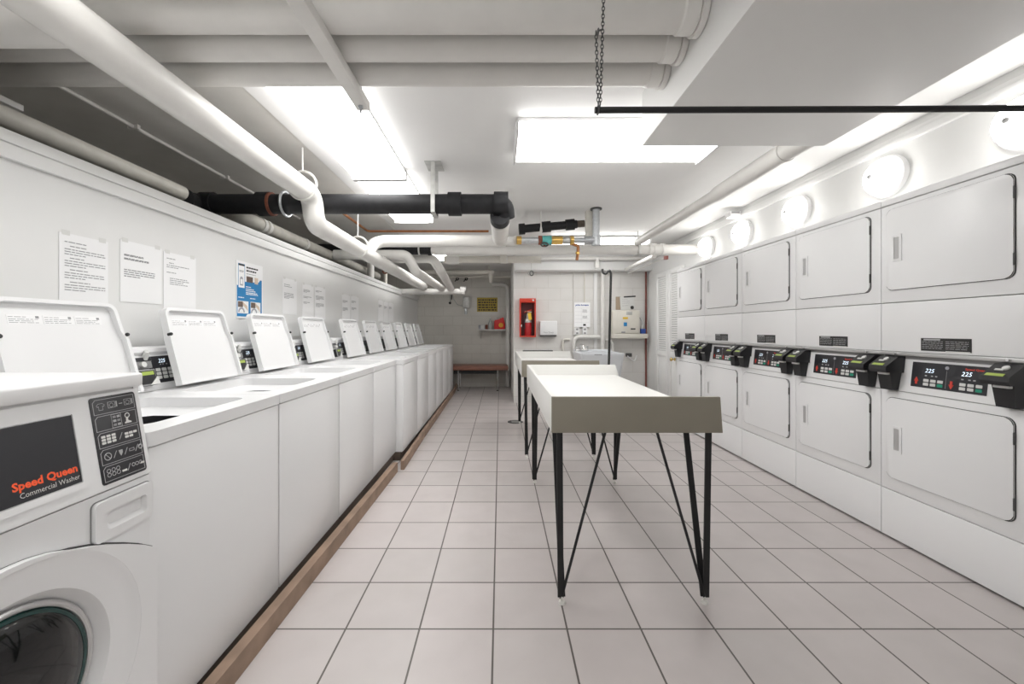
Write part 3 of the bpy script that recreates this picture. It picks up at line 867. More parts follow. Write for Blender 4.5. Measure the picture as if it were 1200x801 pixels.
        if q == 4:
            for r_ in range(2):
                for c_ in range(3):
                    b.torus((x0 + 0.013 + c_ * 0.012, ym - 0.004 + r_ * 0.010, e0), 0.0045, 0.0008, (0, 0, 1), 'label_line', 12, 4)
            b.rplate(x0 + 0.046, x0 + 0.059, ym - 0.008, ym - 0.003, 0.0015, e0, e1, 'label_white'); slash(x0 + 0.060, ym - 0.009)
            for c_ in range(3): b.torus((x0 + 0.078 + c_ * 0.010, ym + 0.001, e0), 0.0042, 0.0008, (0, 0, 1), 'label_line', 12, 4)
            b.rplate(x0 + 0.098, x0 + 0.109, ym - 0.004, ym + 0.001, 0.0015, e0, e1, 'label_white')
    part('icon_panel', b, None, con, 'black instruction panel with white pictograms')
    # mid panel with drawer
    b = MB(M); b.box(0.0, W, ZP + 0.01, z_(0.808), -0.05, -0.024, 'washer_enamel', 0.004)
    # the hole of the door needs an open middle: built as a frame instead
    b.bm.free()
    cx, cz = W / 2, 0.468
    HR = 0.284
    def star(outline):
        N = 96; outp = []; inn = []
        angs = sorted(set([math.atan2(v - cz, u - cx) % (2 * math.pi) for u, v in outline] + [2 * math.pi * k / N for k in range(N)]))
        for a in angs:
            dx, dz = math.cos(a), math.sin(a); best = 9
            for (p, q) in zip(outline, outline[1:] + outline[:1]):
                ex, ez = q[0] - p[0], q[1] - p[1]; den = dx * ez - dz * ex
                if abs(den) < 1e-9: continue
                tt = ((p[0] - cx) * ez - (p[1] - cz) * ex) / den; s2 = ((p[0] - cx) * dz - (p[1] - cz) * dx) / den
                if tt > 0 and -1e-6 <= s2 <= 1 + 1e-6: best = min(best, tt)
            outp.append((cx + dx * best, cz + dz * best)); inn.append((cx + dx * HR, cz + dz * HR))
        return outp, inn
    o_, i_ = star([(0.002, ZP + 0.012), (W - 0.002, ZP + 0.012), (W - 0.002, z_(0.808)), (0.002, z_(0.808))])
    b = MB(M); b.ring(o_, i_, -0.05, -0.022, 'washer_enamel'); part('front_panel', b, None, t)
    arch = [(0.0, ZP + 0.03), (W, ZP + 0.03), (W, z_(0.602))]
    for k in range(1, 16):
        x = 1 - 2 * k / 16
        arch.append((cx + x * W / 2, z_(0.602) + (z_(0.732) - z_(0.602)) * (math.cos(x * math.pi / 2) ** 0.9)))
    arch.append((0.0, z_(0.602)))
    o_, i_ = star(arch)
    b = MB(M); b.ring(o_, i_, -0.020, -0.002, 'washer_enamel')
    big = [(cx + (u - cx) * 1.012, cz + (v - cz) * 1.014) for u, v in o_]
    b.ring(big, i_, -0.0218, -0.0195, 'seam_dark')
    b.lathe([(0.285, -0.0025), (0.280, -0.0028), (0.274, -0.0055), (0.250, -0.0085), (0.222, -0.010), (0.211, -0.012), (0.205, -0.018), (0.192, -0.040), (0.182, -0.044)], (cx, cz, 0), 'washer_enamel', 72)
    dp = part('door_panel', b, None, t)
    b = MB(M); b.torus((cx, cz, -0.036), 0.184, 0.007, (0, 0, 1), 'silver', 64, 10); part('door_ring', b, None, dp, 'thin silver door ring')
    b = MB(M); b.lathe([(0.178, -0.040), (0.174, -0.030), (0.167, -0.030), (0.163, -0.04)], (cx, cz, 0), 'glass_rim', 64); part('glass_rim', b, None, dp, 'greenish glass rim')
    b = MB(M); b.lathe([(0.166, -0.030), (0.155, -0.023), (0.120, -0.015), (0.06, -0.011), (0, -0.010), (0, -0.014), (0.06, -0.015), (0.12, -0.020), (0.153, -0.029), (0.164, -0.037)], (cx, cz, 0), 'glass_dark', 64); part('door_glass', b, None, dp, 'dark curved door glass')
    b = MB(M); b.lathe([(0.205, -0.05), (0.172, -0.06), (0.166, -0.075), (0.172, -0.095), (0.20, -0.11), (0.26, -0.12)], (cx, cz, 0), 'rubber', 48); part('door_seal', b, None, t, 'black rubber seal')
    b = MB(M); b.lathe([(0.18, -0.13), (0.255, -0.15), (0.255, -0.55), (0.0, -0.56)], (cx, cz, 0), 'tub_dark', 48)
    for rr in range(1, 7):
        for a in range(0, 360, int(60 / rr) if rr < 6 else 10):
            pass
    b.lathe([(0, 0.0), (0.05, -0.01), (0.055, -0.04)], (cx, cz, -0.515), 'drum_steel', 24)
    for k in range(3):
        a = R(90 + 120 * k); b.bar((cx + 0.235 * math.cos(a), cz + 0.235 * math.sin(a), -0.18), (cx + 0.235 * math.cos(a), cz + 0.235 * math.sin(a), -0.52), 0.05, 0.04, 'drum_steel', side=(math.cos(a), math.sin(a), 0))
    part('drum', b, None, t, 'dark steel wash drum')
    # detergent drawer front
    b = MB(M); x0, x1, y0, y1 = u_(0.960), u_(1.118), z_(0.692), z_(0.790)
    hx0, hx1, hy0, hy1 = x0 + 0.028, x1 - 0.018, y0 + 0.022, y0 + 0.068
    b.ring(rrect(x0, x1, y0, y1, 0.012), rrect(hx0, hx1, hy0, hy1, 0.010), -0.021, -0.011, 'washer_enamel')
    b.ring(rrect(x0 - 0.0025, x1 + 0.0025, y0 - 0.0025, y1 + 0.0025, 0.013), rrect(x0 + 0.003, x1 - 0.003, y0 + 0.003, y1 - 0.003, 0.011), -0.0222, -0.0208, 'seam_grey')
    i = b.mi('washer_enamel')
    A = rrect(hx0, hx1, hy0, hy1, 0.010)
    va_ = [b._v((p[0], p[1], -0.0115)) for p in A]; vb_ = [b._v((hx0 + 0.010 + (p[0] - hx0) * 0.85, hy1 - (hy1 - p[1]) * 0.8, -0.0215)) for p in A]
    for k in range(len(A)):
        j = (k + 1) % len(A); b._f([va_[k], va_[j], vb_[j], vb_[k]], i)
    b._f(vb_, i)
    part('detergent_drawer', b, None, t)
make_front_loader()

# ------------------------------------------------------------------ folding tables
def make_table(y0):
    t = thing('folding_table', 'x', 'table', (0.585, y0 + 0.8, 0), 'white laundry folding tables on black legs')
    X0, X1, L = 0.222, 0.945, 1.59
    zt, zf, zb = H(-0.289), H(-0.372), H(-0.443)
    b = MB(); b.box(X0 + 0.018, X1 + 0.004, y0 + 0.018, y0 + L - 0.018, zf - 0.03, zf, 'table_top', 0.002); part('tabletop', b, None, t)
    for nm, ya, yb in (('front_board', y0, y0 + 0.018), ('rear_board', y0 + L - 0.018, y0 + L)):
        b = MB(frame((0, yb, 0), (1, 0, 0), (0, 0, 1)))
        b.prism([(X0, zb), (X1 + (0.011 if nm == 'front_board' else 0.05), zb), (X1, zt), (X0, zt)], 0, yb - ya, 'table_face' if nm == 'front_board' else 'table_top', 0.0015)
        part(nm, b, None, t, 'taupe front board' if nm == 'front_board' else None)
    b = MB(); b.box(X0, X0 + 0.018, y0 + 0.018, y0 + L - 0.018, zb, zt, 'table_top', 0.0015); part('side_board', b, None, t)
    b = MB(); b.box(X1 - 0.012, X1 + 0.004, y0 + 0.018, y0 + L - 0.018, zb, zf - 0.03, 'table_top', 0.001); part('side_rail', b, None, t)
    for sx, fx in ((1, X0 + 0.052), (-1, X1 - 0.040)):
        for sy, fy in ((1, y0 + 0.055), (-1, y0 + L - 0.14)):
            b = MB()
            top = zb + 0.004
            b.bar((fx - sx * 0.006, fy, 0.028), (fx - sx * 0.012, fy - sy * 0.01, top), 0.026, 0.008, 'black_steel', side=(1, 0, 0))
            b.bar((fx + sx * 0.002, fy + sy * 0.004, 0.028), (fx - sx * 0.006, fy + sy * 0.205, top), 0.026, 0.008, 'black_steel', side=(1, 0, 0))
            b.tube([(fx, fy, 0.032), (fx + sx * 0.205, fy + sy * 0.03, top)], 0.0065, 'black_steel', 8)
            b.box(fx - 0.05, fx + 0.05, min(fy - sy * 0.02, fy + sy * 0.22), max(fy - sy * 0.02, fy + sy * 0.22), top - 0.002, top + 0.004, 'black_steel')
            lg = part('leg', b, None, t)
            b = MB(); b.lathe([(0, 0), (0.016, 0), (0.014, 0.010), (0.005, 0.014), (0.005, 0.032), (0, 0.032)], (fx, fy, 0), 'foot_white', 14); part('levelling_foot', b, None, lg, 'white levelling foot')
    return t
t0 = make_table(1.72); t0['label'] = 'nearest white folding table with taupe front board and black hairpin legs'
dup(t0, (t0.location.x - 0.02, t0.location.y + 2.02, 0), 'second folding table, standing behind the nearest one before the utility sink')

# ------------------------------------------------------------------ notices on the partition
def Yp(x): return F * abs(XP) / (586 - x)
def notice(x0, x1, ytop, hgt, label, spec, tilt=0, seed=1, th=0.0045):
    ya, yb = Yp(x0), Yp(x1); zt = EYE + (386 - ytop) * ya / F
    M = frame((XP + 0.001, ya, zt), (0, 1, 0), (0, 0, 1)); wd = yb - ya
    b = MB(M); b.box(0, wd, -hgt, 0, 0, 0.0015, 'paper')
    b.lines(0.02, -0.02, spec, 0.0022, 'ink', th, seed)
    for u in (0.01, wd - 0.04): b.box(u, u + 0.03, -0.008, 0.012, 0.0015, 0.0018, 'label_white')
    return solo('paper_notice', b, None, label, 'notice', 'paper notices on the partition')
para = lambda y, n, l: [(y + 0.010 * k, 0, l if k < n - 1 else l * 0.5) for k in range(n)]
n1 = [(0.014, 0, 0.09), (0.030, 0.02, 0.07)] + para(0.043, 3, 0.165) + [(0.078, 0.02, 0.055)] + para(0.090, 3, 0.165) + [(0.125, 0.02, 0.07)] + para(0.138, 3, 0.16) + [(0.175, 0.02, 0.08)] + para(0.187, 3, 0.165)
notice(68.5, 126, 271, 0.285, 'crowded typed notice on the wall, leftmost, above the nearest raised lid', n1, seed=1, th=0.0035)
notice(140, 189, 280, 0.285, 'paper notice with a two-line capital heading, second from the left on the wall', [(0.045, 0.0, 0.10), (0.049, 0.0, 0.10), (0.062, 0, 0.13), (0.066, 0, 0.13)] + para(0.115, 4, 0.165), seed=2)
notice(191, 229, 294, 0.30, 'paper notice just right of the capital-heading notice, above the second raised lid', [(0.012, 0, 0.06), (0.035, 0.015, 0.03)] + para(0.047, 2, 0.15) + [(0.085, 0, 0.06), (0.115, 0.02, 0.12), (0.125, 0.02, 0.13), (0.135, 0.02, 0.09), (0.145, 0.02, 0.12)], seed=3, th=0.0035)
notice(331, 347.5, 325, 0.29, 'single paper notice just beyond the blue poster', [(0.03, 0, 0.09), (0.045, 0, 0.12)] + para(0.10, 5, 0.15), seed=4)
notice(354, 367, 332, 0.31, 'near sheet of the pair of notices above the fourth washer', para(0.03, 3, 0.12) + para(0.09, 2, 0.15) + para(0.14, 2, 0.12), seed=5)
notice(368.7, 381, 335, 0.31, 'far sheet of the pair of notices above the fourth washer', para(0.02, 2, 0.12) + para(0.07, 4, 0.17) + para(0.14, 4, 0.17), seed=6)
notice(400.5, 410, 344, 0.31, 'near sheet of the pair of notices midway along the partition', para(0.05, 3, 0.14) + para(0.13, 4, 0.15), seed=7)
notice(411, 420, 346, 0.30, 'far sheet of the pair of notices midway along the partition', para(0.04, 3, 0.14) + para(0.12, 3, 0.15), seed=8)
notice(443, 448.7, 351, 0.30, 'near sheet of the three farthest notices', para(0.05, 4, 0.15), seed=9)
notice(449.3, 454.5, 353, 0.30, 'middle sheet of the three farthest notices', para(0.05, 4, 0.15), seed=10)
notice(455.2, 461, 354, 0.30, 'last sheet of the three farthest notices', para(0.05, 4, 0.15), seed=11)
# blue poster
ya, yb = Yp(276), Yp(307); zt = EYE + 82 * ya / F; PW = yb - ya; PH = 0.385
M = frame((XP + 0.001, ya, zt), (0, 1, 0), (0, 0, 1))
b = MB(M); b.box(0, PW, -PH, 0, 0, 0.004, 'paper')
b.prism([(0.006, -PH + 0.012), (PW - 0.012, -PH + 0.012), (PW - 0.012, -0.105), (PW - 0.03, -0.105), (PW - 0.05, -0.125), (0.09, -0.135), (0.08, -0.165), (0.006, -0.165)], 0.004, 0.0045, 'poster_blue')
b.box(0.02, 0.085, -0.18, -0.02, 0.0045, 0.005, 'paper'); b.ring([(0.018, -0.182), (0.087, -0.182), (0.087, -0.018), (0.018, -0.018)], [(0.021, -0.179), (0.084, -0.179), (0.084, -0.021), (0.021, -0.021)], 0.0045, 0.0054, 'poster_blue')
b.box(0.022, 0.083, -0.032, -0.02, 0.005, 0.0055, 'ink_black'); b.lines(0.03, -0.065, [(0, 0, 0.045), (0.007, 0, 0.04)], 0.0056, 'ink', 0.004, 3)
b.lathe([(0.016, 0), (0.016, 0.0006), (0, 0.0006)], (0.052, -0.12, 0.005), 'grey_photo', 16); b.box(0.036, 0.068, -0.165, -0.12, 0.005, 0.0056, 'grey_photo'); b.box(0.041, 0.063, -0.155, -0.122, 0.0056, 0.006, 'paper')
b.lines(0.105, -0.035, [(0, 0, 0.13), (0.022, 0, 0.11)], 0.005, 'ink_black', 0.010, 5); b.lines(0.105, -0.078, [(0, 0, 0.11)], 0.005, 'ink', 0.004, 6)
b.box(0.105, 0.175, -0.135, -0.095, 0.005, 0.0056, 'brown_photo'); b.box(0.195, 0.235, -0.14, -0.095, 0.005, 0.0056, 'skin_photo')
b.lines(0.10, -0.168, [(0, 0, 0.06), (0.015, 0, 0.09), (0.027, 0, 0.11), (0.04, 0, 0.13), (0.05, 0, 0.14)], 0.0052, 'paper', 0.006, 7)
b.lines(0.02, -0.245, [(0, 0, 0.06), (0, 0.125, 0.06)], 0.0052, 'paper', 0.006, 8)
for u in (0.012, 0.150):
    b.box(u, u + 0.115, -0.352, -0.268, 0.0045, 0.005, 'paper'); b.box(u + 0.004, u + 0.055, -0.31, -0.272, 0.005, 0.0054, 'brown_photo')
    b.prism([(u + 0.05, -0.272), (u + 0.10, -0.30), (u + 0.112, -0.335), (u + 0.06, -0.30)], 0.005, 0.0056, 'skin_photo')
    b.ring([(u + 0.04 + 0.034 * math.cos(R(a)), -0.345 + 0.034 * math.sin(R(a))) for a in range(0, 181, 20)] + [(u + 0.04, -0.345)], [(u + 0.04 + 0.022 * math.cos(R(a)), -0.345 + 0.022 * math.sin(R(a))) for a in range(0, 181, 20)] + [(u + 0.04, -0.344)], 0.005, 0.0056, 'grey_photo')
solo('instruction_poster', b, None, 'blue and white instruction poster on the partition above the third washer', 'poster')

# ------------------------------------------------------------------ end wall: fire cabinet, dispenser, signs, sink ...
S6 = YE / F
def XE(x): return (x - 586) * S6
def ZE(y): return EYE + (386 - y) * S6
ME = frame((0, YE, 0), (1, 0, 0), (0, 0, 1))       # n towards the camera
# fire extinguisher cabinet
x0, x1, z0, z1 = XE(608.6), XE(627.2), ZE(394.5), ZE(350)
t = thing('fire_extinguisher_cabinet', 'red metal fire extinguisher cabinet on the white end wall', 'cabinet', ((x0 + x1) / 2, YE, z0))
b = MB(ME); b.box(x0, x1, z0, z0 + 0.02, 0.0, 0.13, 'cabinet_red'); b.box(x0, x1, z1 - 0.07, z1, 0.0, 0.13, 'cabinet_red', 0.003)
b.box(x0, x0 + 0.02, z0 + 0.02, z1 - 0.07, 0, 0.13, 'cabinet_red'); b.box(x1 - 0.02, x1, z0 + 0.02, z1 - 0.07, 0, 0.13, 'cabinet_red'); b.box(x0 + 0.02, x1 - 0.02, z0 + 0.02, z1 - 0.07, 0.0, 0.006, 'cabinet_inner')
part('cabinet', b, None, t)
b = MB(ME); b.box(x0 + 0.021, x0 + 0.036, z0 + 0.16, z0 + 0.20, 0.10, 0.135, 'chrome', 0.003); part('latch', b, None, t, 'small silver latch')
b = MB(ME); b.box(x1 - 0.055, x1 - 0.03, z1 - 0.045, z1 - 0.02, 0.13, 0.132, 'label_white'); part('sticker', b, None, t, 'small white sticker')
ex = (x0 + x1) / 2 + 0.005
t = thing('fire_extinguisher', 'red fire extinguisher with yellow tag inside the red wall cabinet', 'fire extinguisher', (ex, YE - 0.068, z0 + 0.0205))
Mv = frame((ex, YE - 0.068, z0 + 0.0205), (1, 0, 0), (0, 1, 0))
b = MB(Mv); b.lathe([(0, 0), (0.05, 0), (0.055, 0.01), (0.055, 0.235), (0.045, 0.265), (0.022, 0.29), (0.02, 0.30), (0, 0.30)], (0, 0, 0), 'extinguisher_red', 24); part('tank', b, None, t)
b = MB(Mv); b.lathe([(0.0555, 0.215), (0.0565, 0.235), (0.047, 0.268), (0.03, 0.30), (0.028, 0.36), (0.018, 0.37), (0, 0.37)], (0, 0, 0), 'metal_light', 20); part('valve', b, None, t, 'grey metal valve')
b = MB(Mv); b.bar((-0.06, -0.01, 0.385), (0.06, -0.01, 0.425), 0.02, 0.018, 'cabinet_red', side=(0, 1, 0)); b.bar((-0.05, -0.01, 0.40), (0.06, -0.01, 0.385), 0.02, 0.014, 'skin_photo', side=(0, 1, 0)); part('handle', b, None, t)
b = MB(Mv); b.prism([(0.005, 0.29), (0.045, 0.27), (0.06, 0.36), (0.015, 0.37)], 0, 0.003, 'tag_yellow') if False else b.bar((0.02, -0.058, 0.37), (0.035, -0.058, 0.26), 0.05, 0.003, 'tag_yellow', side=(1, 0, 0)); part('tag', b, None, t, 'yellow inspection tag')
b = MB(Mv); b.tube([(-0.02, -0.02, 0.37), (-0.055, -0.03, 0.33), (-0.06, -0.03, 0.22), (-0.05, -0.03, 0.12)], 0.009, 'rubber', 8, 0.03); part('hose', b, None, t)
# towel dispenser
x0, x1, z0, z1 = XE(632), XE(652), ZE(393.8), ZE(376)
t = thing('paper_towel_dispenser', 'white paper towel dispenser right of the fire cabinet', 'dispenser', ((x0 + x1) / 2, YE, z0))
b = MB(ME); b.box(x0, x1, z0 + 0.02, z1, 0.0, 0.11, 'white_plastic', 0.012, 3); part('cover', b, None, t)
b = MB(ME); b.box(x0 + 0.012, x1 - 0.012, z0, z0 + 0.024, 0.0, 0.10, 'metal_dark', 0.003); part('tray', b, None, t, 'dark dispensing slot')
b = MB(ME); b.text('Paper Towels', (x0 + x1) / 2, z0 + 0.055, 0.03, 0.1115, 'ink', 'CENTER', width=0.165); part('lettering', b, None, t)
# price sign
x0, x1, z0, z1 = XE(672.5), XE(691), ZE(383), ZE(354.5); wd = x1 - x0
b = MB(frame((x0, YE - 0.032, z0), (1, 0, 0), (0, 0, 1))); hh = z1 - z0
b.box(0, wd, 0, hh, 0, 0.004, 'paper')
b.text('price increase', 0.02, hh - 0.052, 0.038, 0.0046, 'blue_item', bold=0.0015, width=wd - 0.045, shear=0.2)
for q in range(5): b.box(0.01, wd - 0.02, hh - 0.09 - q * 0.06, hh - 0.088 - q * 0.06, 0.004, 0.0046, 'label_line')
b.box(wd * 0.44, wd * 0.445, 0.02, hh - 0.09, 0.004, 0.0046, 'label_line')
for q, (v, n) in enumerate(((hh - 0.12, 4), (hh - 0.225, 3))):
    b.lines(wd * 0.52, v, [(0.014 * k, 0, 0.075) for k in range(n)], 0.0048, 'ink', 0.007, q + 2)
b.box(wd * 0.56, wd * 0.73, 0.02, 0.05, 0.004, 0.0048, 'ink_black')
solo('price_sign', b, None, 'white sign with blue heading on the conduits above the sink', 'sign')
# outlet boxes under the sign
for x, lb in ((673, 'left grey outlet box under the price sign'), (682, 'right grey outlet box under the price sign')):
    t = thing('outlet_box', lb, 'outlet', (XE(x + 2.7), YE, ZE(392)), 'outlet boxes under the price sign')
    b = MB(ME); b.box(XE(x), XE(x + 5.4), ZE(392), ZE(383.6), 0.0, 0.05, 'galvanised' if False else 'white_plastic', 0.004); part('box', b, None, t)
    b = MB(ME)
    for zz in (ZE(385.5), ZE(390)): b.box(XE(x + 1.5), XE(x + 3.9), zz - 0.016, zz + 0.012, 0.05, 0.053, 'seam_grey', 0.002)
    part('socket', b, None, t, 'dark sockets')
# conduits and waste pipes on the end wall
def epipe(name, pts, r, m, label, cat='pipe', off=0.03, bend=0.06, group=None):
    b = MB(); b.tube([(XE(x) * (YE - off - e) / YE, YE - off - e, EYE + (386 - y) * (YE - off - e) / F) for (x, y, e) in pts], r, m, 12, bend)
    return solo(name, b, m, label, cat, group)
epipe('conduit', [(672.5, 318, 0), (672.5, 392, 0)], 0.012, 'pipe_white', 'thin white conduit running down to the left edge of the price sign', off=0.016)
epipe('conduit', [(685, 318.5, 0), (685, 384, 0)], 0.012, 'pipe_cream', 'thin cream conduit running down behind the price sign', off=0.016)
epipe('vent_pipe', [(706.3, 301, 0.3), (706.3, 412, 0.3)], 0.034, 'pipe_white', 'thick white vertical pipe beside the black hose at the end wall', off=-0.22)
b = MB(ME); b.box(XE(695.5), XE(699.5), 0.85, H(0.95), 0.0, 0.03, 'wall_paint', 0.004); struct('trim_6', b, None, 'flat white pipe cover on the end wall', 'trim')
epipe('waste_pipe', [(672.5, 412, 0), (672.5, 394.5, 0), (703, 394.5, 0)], 0.03, 'pipe_white', 'white bent waste pipe arching over the sink taps', off=0.07, bend=0.09)
epipe('waste_pipe', [(659.5, 412, 0), (659.5, 397.5, 0), (668, 397.5, 0)], 0.018, 'pipe_cream', 'thin cream bent pipe under the towel dispenser', off=0.03, bend=0.04)
epipe('waste_pipe', [(709.5, 398, 0), (715, 398, 0), (718.5, 403, 0), (718.5, 413, 0)], 0.02, 'pipe_white', 'white bent pipe stub right of the black hose', off=0.06, bend=0.05)
epipe('sprinkler_pipe', [(757, 306, 0), (757, 470, 0)], 0.014, 'red_pipe', 'dark red vertical pipe in the corner beside the louvered door', off=0.02)
# card revalue machine on its shelf
t = thing('card_machine', 'beige wall-mounted card machine left of the dark red pipe', 'machine', (XE(735), YE, ZE(391)))
x0, x1 = XE(718.5) * 0.97, XE(750.5) * 0.97; z0, z1 = ZE(390.5), ZE(364)
b = MB(ME); b.box(x0, x1, z0, z1, 0.0, 0.17, 'beige', 0.008); part('housing', b, None, t)
b = MB(ME); b.box(x0 + 0.07, x1 - 0.02, z0 + 0.01, z1 - 0.015, 0.17, 0.178, 'beige', 0.004); fp = part('front_plate', b, None, t)
def item(nm, xa, xb, ya, yb, m, lb=None):
    b = MB(ME); b.box(XE(xa) * 0.972, XE(xb) * 0.972, EYE + (386 - yb) * S6 * 0.972, EYE + (386 - ya) * S6 * 0.972, 0.1785, 0.182, m, 0.001); part(nm, b, None, fp, lb)
item('lock_plate', 734, 741, 364.6, 368.6, 'metal_light'); item('card_slot', 739.2, 744.8, 384.4, 386.0, 'ink_black'); item('yellow_label', 730, 736, 371.3, 373.6, 'tag_yellow')
item('blue_label', 731, 735, 377.5, 382.0, 'poster_blue'); item('button', 728.3, 732.8, 388.3, 389.8, 'ink')
b = MB(ME); b.box(x0, XE(760) * 0.97, ZE(396) , ZE(390.7), 0.0, 0.19, 'beige', 0.006); solo('wall_shelf', b, None, 'thick beige wall shelf under the card machine', 'shelf')
b = MB(ME); xa = XE(751.5) * 0.975; b.box(xa, xa + 0.075, ZE(390.6), ZE(385.0), 0.10, 0.16, 'blue_item', 0.006); b.tube([(xa + 0.03, ZE(385.2), 0.13), (xa + 0.05, ZE(378), 0.10), (xa + 0.01, ZE(372), 0.06)], 0.006, 'galvanised', 8, 0.03)
solo('blue_container', b, None, 'small blue container on the shelf beside the card machine', 'container')
b = MB(frame((XE(727), YE - 0.012, ZE(363.3)), (1, 0, 0.06), (-0.06, 0, 1)))
b.box(0.0, 0.235, 0.0, 0.215, 0, 0.004, 'label_white'); b.box(0.065, 0.26, 0.205, 0.225, 0.003, 0.007, 'ink_black'); b.rplate(0.165, 0.22, 0.005, 0.06, 0.02, 0.004, 0.006, 'ink_black'); b.lines(0.03, 0.17, [(0, 0, 0.1), (0.03, 0, 0.13), (0.06, 0, 0.12), (0.10, 0, 0.1)], 0.0052, 'ink', 0.004, 4)
solo('taped_poster', b, None, 'creased grey poster with black corner above the card machine', 'poster')
b = MB(ME); b.box(XE(721.5), XE(727), ZE(362.8), ZE(347.5), 0.001, 0.006, 'cardboard'); solo('cardboard_sheet', b, None, 'brown cardboard strip beside the grey poster', 'cardboard')
# outlet with cable
t = thing('wall_outlet', 'dark outlet with white plugged cable right of the sink', 'outlet', (XE(737), YE, ZE(418)))
b = MB(ME); b.box(XE(733), XE(739.5), ZE(417.5), ZE(413.5), 0.0, 0.05, 'metal_dark', 0.004); part('box', b, None, t)
b = MB(ME); b.tube([(XE(734), ZE(416.5), 0.055), (XE(737.5), ZE(420), 0.06), (XE(743), ZE(423.5), 0.04), (XE(745.5), ZE(416), 0.02)], 0.009, 'white_plastic', 8, 0.05); part('cable', b, None, t, 'white cable')
# thin dark strip on the wall
b = MB(ME); b.box(XE(612.5), XE(647.5), ZE(411.4), ZE(410.1), 0.0, 0.05, 'metal_dark', 0.003); solo('wall_strip', b, None, 'thin dark strip on the wall under the fire cabinet', 'ledge')
# hoist ring
b = MB(); c = Vector((XE(623) * 0.955, 6.35, EYE + (386 - 320) * 6.35 / F)); b.tube([c + Vector((0, 0, 0.03)), c + Vector((-0.01, 0, (386 - 302.5 - 66) * 6.35 / F))], 0.004, 'metal_light', 6); b.torus(c, 0.028, 0.008, (0, 1, 0), 'metal_dark', 18, 6, 1.3); b.torus(c + Vector((-0.035, 0, 0)), 0.02, 0.006, (0, 1, 0), 'metal_light', 16, 6, 1.4)
solo('hanging_ring', b, None, 'small metal ring hanging from the white pipe above the fire cabinet', 'ring')

# utility sink
def make_sink():
    x0, x1, y0, y1, zt = 1.16, 1.80, 5.78, 6.44, 0.865
    t = thing('utility_sink', 'white utility sink behind the second folding table', 'sink', ((x0 + x1) / 2, (y0 + y1) / 2, 0))
    b = MB(); b.ring(rrect(x0, x1, y0, y1, 0.04, 5), rrect(x0 + 0.045, x1 - 0.045, y0 + 0.045, y1 - 0.12, 0.05, 5), zt - 0.03, zt, 'sink_white'); i = b.mi('sink_white')
    A = rrect(x0 + 0.004, x1 - 0.004, y0 + 0.004, y1 - 0.01, 0.04, 5); B = rrect(x0 + 0.05, x1 - 0.04, y0 + 0.05, y1 - 0.06, 0.05, 5)
    C = rrect(x0 + 0.045, x1 - 0.045, y0 + 0.045, y1 - 0.12, 0.05, 5)
    for P, Q, za, zb, rev in ((A, B, zt - 0.03, zt - 0.38, True), (C, B, zt - 0.001, zt - 0.35, False)):
        a = [b._v((p[0], p[1], za)) for p in P]; c = [b._v((p[0] if rev else x0 + (p[0] - x0) * 0.98 + 0.006, p[1], zb)) for p in Q]
        for k in range(len(a)):
            j = (k + 1) % len(a); q = [a[j], a[k], c[k], c[j]]; b._f(q if rev else q[::-1], i)
        b._f(c if not rev else c[::-1], i)
    b.box(x0 + 0.02, x1 - 0.02, y1 - 0.04, y1, zt, zt + 0.03, 'sink_white', 0.008)
    part('basin', b, None, t)
    for sx in (x0 + 0.08, x1 - 0.08):
        for sy in (y0 + 0.09, y1 - 0.10):
            b = MB(); b.tube([(sx, sy, 0), (sx, sy, zt - 0.36)], 0.02, 'white_plastic', 10); part('leg', b, None, t)
    fx = 1.27
    b = MB(); b.tube([(fx, y1 - 0.07, zt), (fx, y1 - 0.07, zt + 0.13), (fx + 0.02, y1 - 0.24, zt + 0.10), (fx + 0.02, y1 - 0.25, zt + 0.05)], 0.011, 'chrome', 10, 0.05)
    b.box(fx - 0.07, fx + 0.13, y1 - 0.095, y1 - 0.045, zt, zt + 0.03, 'chrome', 0.006); fa = part('faucet', b, None, t, 'chrome faucet')
    for hx in (fx - 0.05, fx + 0.11):
        b = MB(); b.lathe([(0, 0), (0.016, 0), (0.016, 0.03), (0.025, 0.035), (0.025, 0.05), (0, 0.055)], (hx, y1 - 0.07, zt + 0.03), 'chrome', 12); part('tap_handle', b, None, fa)
    b = MB(); b.box(1.36, 1.47, y0 - 0.0015, y0, zt - 0.022, zt - 0.012, 'ink'); part('nameplate', b, None, t)
make_sink()
# black hose hung behind the table
b = MB(); Yh = 5.45; hp = lambda x, y: ((x - 586) * Yh / F, Yh, EYE + (386 - y) * Yh / F)
b.tube([hp(706, 315), hp(706.5, 319.5), hp(710, 321), hp(712, 318), hp(714.5, 316.5), hp(716, 320), hp(713.2, 440), hp(712.8, 489)], 0.016, 'rubber', 10, 0.03)
solo('drain_hose', b, None, 'black hose with hooked top hanging in front of the end wall', 'hose')

